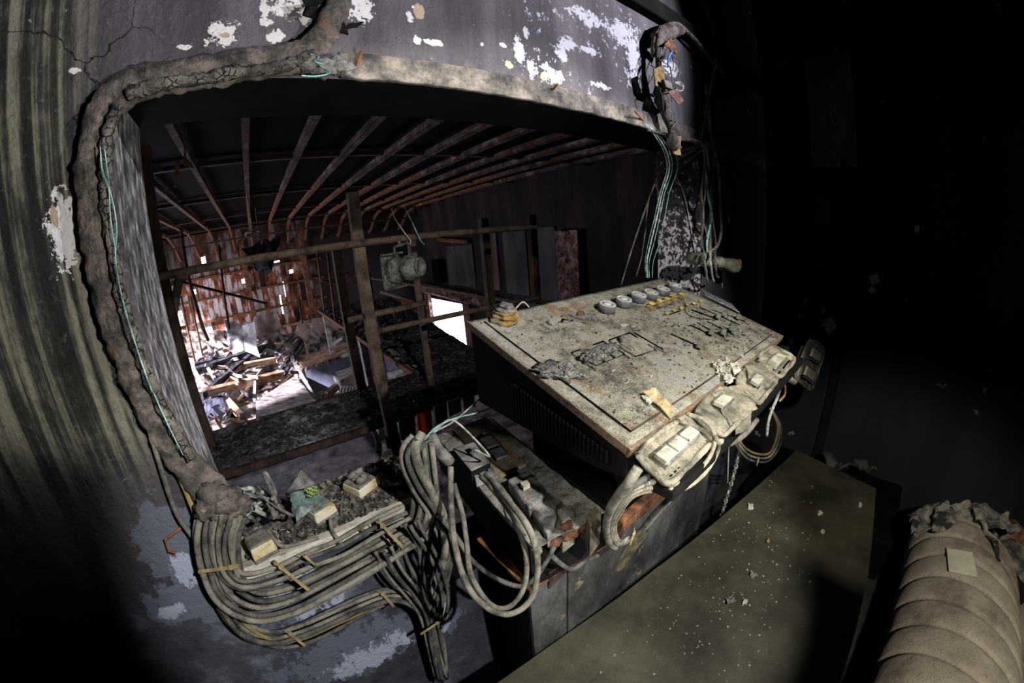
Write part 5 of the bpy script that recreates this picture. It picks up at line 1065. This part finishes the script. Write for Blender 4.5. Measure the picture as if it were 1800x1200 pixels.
for i in range(14):
    px, py = r.uniform(1160, 1190), r.uniform(85, 225); b.tube(spline([Y(px+r.uniform(-8, 8), py+k*r.uniform(6, 16)-10, -.06-.01*r.random()) for k in range(4)], 5), .0016, 5)
b.obj('loose_wires', M['cable_dark'], t, True)
aa = [Y(1164, 140, -.075), Y(1178, 146, -.075), Y(1180, 158, -.075), Y(1167, 153, -.075)]
MB().sheet(aa, 3, 3, .001, .012, 3).obj('connector', M['charplastic'], t)
b = MB()
for i in range(3): b.tube(spline([Y(1185, 145, -.075), Y(1196, 144+i*3, -.08), Y(1202, 152+i*2, -.085), Y(1196, 160, -.08), Y(1188, 158-i*2, -.075)], 5), .0014, 5)
b.obj('pale_wires', M['palewire'], t, True)
cable([Y(1148, 100, -.03), Y(1150, 70, -.04), Y(1165, 48, -.045), Y(1190, 42, -.045), Y(1212, 60, -.045), Y(1235, 85, -.045), Y(1262, 118, -.04), Y(1268, 128, -.03)], .0075, 'burnt', 'knotty burnt cable arching from the junction to the right', wob=.003)
cable([Y(1232, -10, -.03), Y(1246, 30, -.03), Y(1256, 70, -.04), Y(1258, 110, -.06), Y(1250, 150, -.05), Y(1243, 190, -.04), Y(1232, 245, -.035)], .0058, 'cable_dark', 'long knotty cable coming down from the top edge to the jamb corner', wob=.002)
cable([Y(1240, 150, -.03), Y(1246, 200, -.035), Y(1252, 250, -.04), Y(1263, 300, -.045), Y(1265, 350, -.045), Y(1268, 400, -.045), Y(1262, 430, -.045), Y(1245, 445, -.045)], .006, 'cable', 'grey cable running down the outer right side and curling in above the lever')
cable([Y(1190, 245, -.03), Y(1215, 246, -.035), Y(1235, 252, -.04), Y(1243, 262, -.05), Y(1248, 300, -.05)], .007, 'burnt', 'burnt cable leading right from the junction over the jamb corner')
cable([Y(1138, 228, -.01), Y(1160, 234, -.02), Y(1190, 240, -.03)], .005, 'burnt', 'burnt cable along the end of the dusty lintel')
GJ = 'burnt strands hanging down the right jamb corner'
for i in range(6):
    r = random.Random(70+i); x0 = 1236+i*4
    cable([Y(x0, 250, -.03-.004*i), Y(x0+r.uniform(-4, 4), 290, -.035), Y(x0+r.uniform(-6, 4), 335, -.04), Y(x0+r.uniform(-4, 6), 380, -.035), Y(x0+r.uniform(-4, 4), 425, -.035), Y(x0+r.uniform(-4, 4), 460+r.uniform(-20, 25), -.035)], r.uniform(.0018, .005), ['burnt', 'charplastic', 'teal', 'burnt', 'cable_dark', 'burnt'][i], 'burnt strand hanging down the right jamb corner' if i != 2 else 'green stained strand among the burnt ones on the right jamb corner', GJ if i != 2 else None, 'burnt_strand', 'cable', wob=.004, seed=i)
GT = 'teal wires hanging through the right of the opening'
for i, (dx, mt) in enumerate([(0, 'teal'), (9, 'teal'), (18, 'teal'), (4, 'palewire')]):
    e = [(1140, 470, .05), (1125, 500, .06)][i % 2]
    pts = [Y(1134+dx*.3, 218, -.012), Y(1152+dx, 240, -.01), Y(1168+dx*1.1, 270, .02), Y(1172+dx, 300, .05), Y(1160+dx*.9, 340, .07), Y(1150+dx, 385, .08), Y(1140+dx*1.1, 425, .08), Y(1134+dx*.8, 460, .08), Y(1136+dx*.6, 488, .08)]
    cable(pts, (.0013 if mt == 'teal' else .0028), mt, 'teal wire curving down through the right of the opening' if mt == 'teal' else 'ash crusted wire among the teal ones at the right of the opening', GT if mt == 'teal' else None, 'teal_wire' if mt == 'teal' else 'wire', 'wire')
for i, pts in enumerate([[(1160, 300, .15), (1148, 330, .15), (1130, 380, .15), (1110, 440, .15), (1092, 500, .15)], [(1165, 305, .16), (1142, 345, .16), (1135, 400, .16), (1128, 450, .16), (1117, 490, .16)], [(1150, 310, .17), (1160, 360, .17), (1150, 390, .17)]]):
    cable([Y(*p) for p in pts], .003, 'cable_dark', ['leftmost dark wire slanting down inside the right of the opening', 'dark wire just right of the leftmost slanting one', 'short dark wire near the far corner of the right jamb'][i], name='wire', cat='wire')
for i, pts in enumerate([[(1232, 258), (1205, 272), (1180, 290), (1160, 305)], [(1236, 262), (1212, 282), (1190, 300)], [(1238, 256), (1208, 262), (1178, 272)]]):
    cable([atp(px, py, (W_-.012, 0, 0), (1, 0, 0)) for px, py in pts], .0035, 'burnt', ['burnt wire fanning left across the top of the right jamb, the lowest', 'short burnt wire fanning across the right jamb, between its neighbours', 'burnt wire fanning left across the top of the right jamb, the highest'][i], name='wire', cat='wire')
cable([atp(px, py, (W_-.006, 0, 0), (1, 0, 0)) for px, py in [(1190, 310), (1203, 345), (1212, 385), (1218, 420), (1224, 460), (1221, 490)]], .0016, 'palewire', 'thin pale wire stuck down the speckled right jamb', name='wire', cat='wire', wob=.002)
# lever handle on the right jamb corner
a, c = Y(1243, 455, -.08), Y(1292, 468, -.11); d_ = (c-a).normalized()
t = thing('lever_handle', 'olive lever handle with an orange end sticking out of the right jamb corner', 'handle', a)
L = (c-a).length
MB().lathe(a-d_*.03, d_, [(0, .012), (L*.5, .013), (L*.52, .02), (L*.62, .021), (L*.64, .018), (L*1.02, .027), (L*1.12, .028), (L*1.22, .022), (L*1.27, .008)], 28).obj('grip', M['lever'], t, True)
MB().lathe(c+Vector((.012, -.014, .018)), (d_+Vector((0, -.8, .9))).normalized(), [(0, .0), (.001, .012), (.003, .010), (.0035, .001)], 16).obj('orange_mark', M['orange'], t, True, label='small orange mark on the handle end')
MB().cyl(a+Vector((0, .075, 0)), a+Vector((0, -.015, 0)), .022).obj('mount', M['lever'], t, True)
for i, (dx) in enumerate((-6, 4, 12)):
    cable([Y(1243+dx, 440, -.09), Y(1245+dx, 462, -.115), Y(1248+dx, 485, -.10), Y(1251+dx, 500-i*6, -.09)], .004, ['charplastic', 'palewire', 'burnt'][i], ['charred', 'pale ash coated', 'brown burnt'][i]+' strand drooping over the lever handle', name='burnt_strand', wob=.005)

# ------------------------------------------------------------------ black right wall: cabinet, shelf of sooted boxes
q = [at(1410, 80, 'x', 2.30), at(1497, 118, 'x', 2.30), at(1508, 292, 'x', 2.30), at(1432, 278, 'x', 2.30)]
t = thing('wall_cabinet', 'sooty metal cabinet hung high on the black right hand wall', 'cabinet', (2.36, -.35, .85))
ya, yb_ = q[1].y, q[0].y
MB().span((2.32, ya, q[2].z), (2.439, yb_, q[1].z+.08)).obj('body', M['side_metal'], t, bevel=.004)
dr = MB().span((2.305, ya, q[2].z), (2.32, yb_, q[1].z+.08)).obj('door', M['desk'], t, bevel=.003)
MB().tube([(2.295, ya+.11, q[2].z+.25), (2.295, ya+.09, q[2].z+.17)], .006, 8).obj('handle', M['lampbody'], dr)
sh = thing('wall_shelf', 'charred shelf unit of three boards below the hung cabinet', 'shelf', (2.36, -.28, .2))
for z in (.72, .47, .2): MB().span((2.25, -.42, z), (2.438, -.10, z+.012)).obj('shelf_board', M['side_metal'], sh)
for y_ in (-.42, -.10): MB().span((2.25, y_-.008, .2), (2.438, y_+.008, .85)).obj('side_panel', M['side_metal'], sh)
for i, (y_, z, w_, h_, lb) in enumerate([(-.18, .482, .1, .17, 'sooted box on the upper shelf, nearest the window wall'), (-.32, .482, .11, .2, 'wider sooted box on the upper shelf, further from the window wall'), (-.18, .212, .1, .2, 'sooted canister on the lower shelf, nearest the window wall'), (-.33, .212, .12, .16, 'low sooted box on the lower shelf, further from the window wall')]):
    t = thing('sooted_box', lb, 'box', (2.34, y_, z)); MB().span((2.28, y_-w_/2, z+.001), (2.40, y_+w_/2, z+h_)).obj('body', M['blueglass'], t, bevel=.012); MB().span((2.275, y_-w_/2-.003, z+h_), (2.405, y_+w_/2+.003, z+h_+.015)).obj('lid', M['side_metal'], t, bevel=.004)
for i, (px, py, s) in enumerate([(1458, 572, .05), (1612, 402, .02), (1537, 490, .035), (1383, 452, .02), (1415, 530, .02), (1447, 545, .02), (1405, 555, .012), (1390, 600, .02), (1533, 510, .025)]):
    p = at(px, py, 'x', 2.437); q = [p+Vector((0, s*math.cos(a), s*math.sin(a)*1.2)) for a in (i, i+1.5, i+3.1, i+4.6)]
    tag(MB().sheet(q, 10, 10, .004, .001, i, 40, .5).obj('paint_flake', M['chip']), 'pale flake of old paint left on the black right hand wall', 'flake', 'pale paint flakes on the black right hand wall')
# unseen upright block added behind the viewpoint to cast the olive board's shadow
t = thing('shadow_caster', 'unseen upright black block added behind the viewpoint to cast a shadow', 'shadow caster', (.24, -1.0, -.95))
MB().span((.07, -1.07, -.95), (.30, -.84, .53)).obj('body', M['black'], t, bevel=.02)
MB().span((.07, -1.06, .53), (.30, -.84, .585)).obj('lid', M['side_metal'], t, bevel=.01)
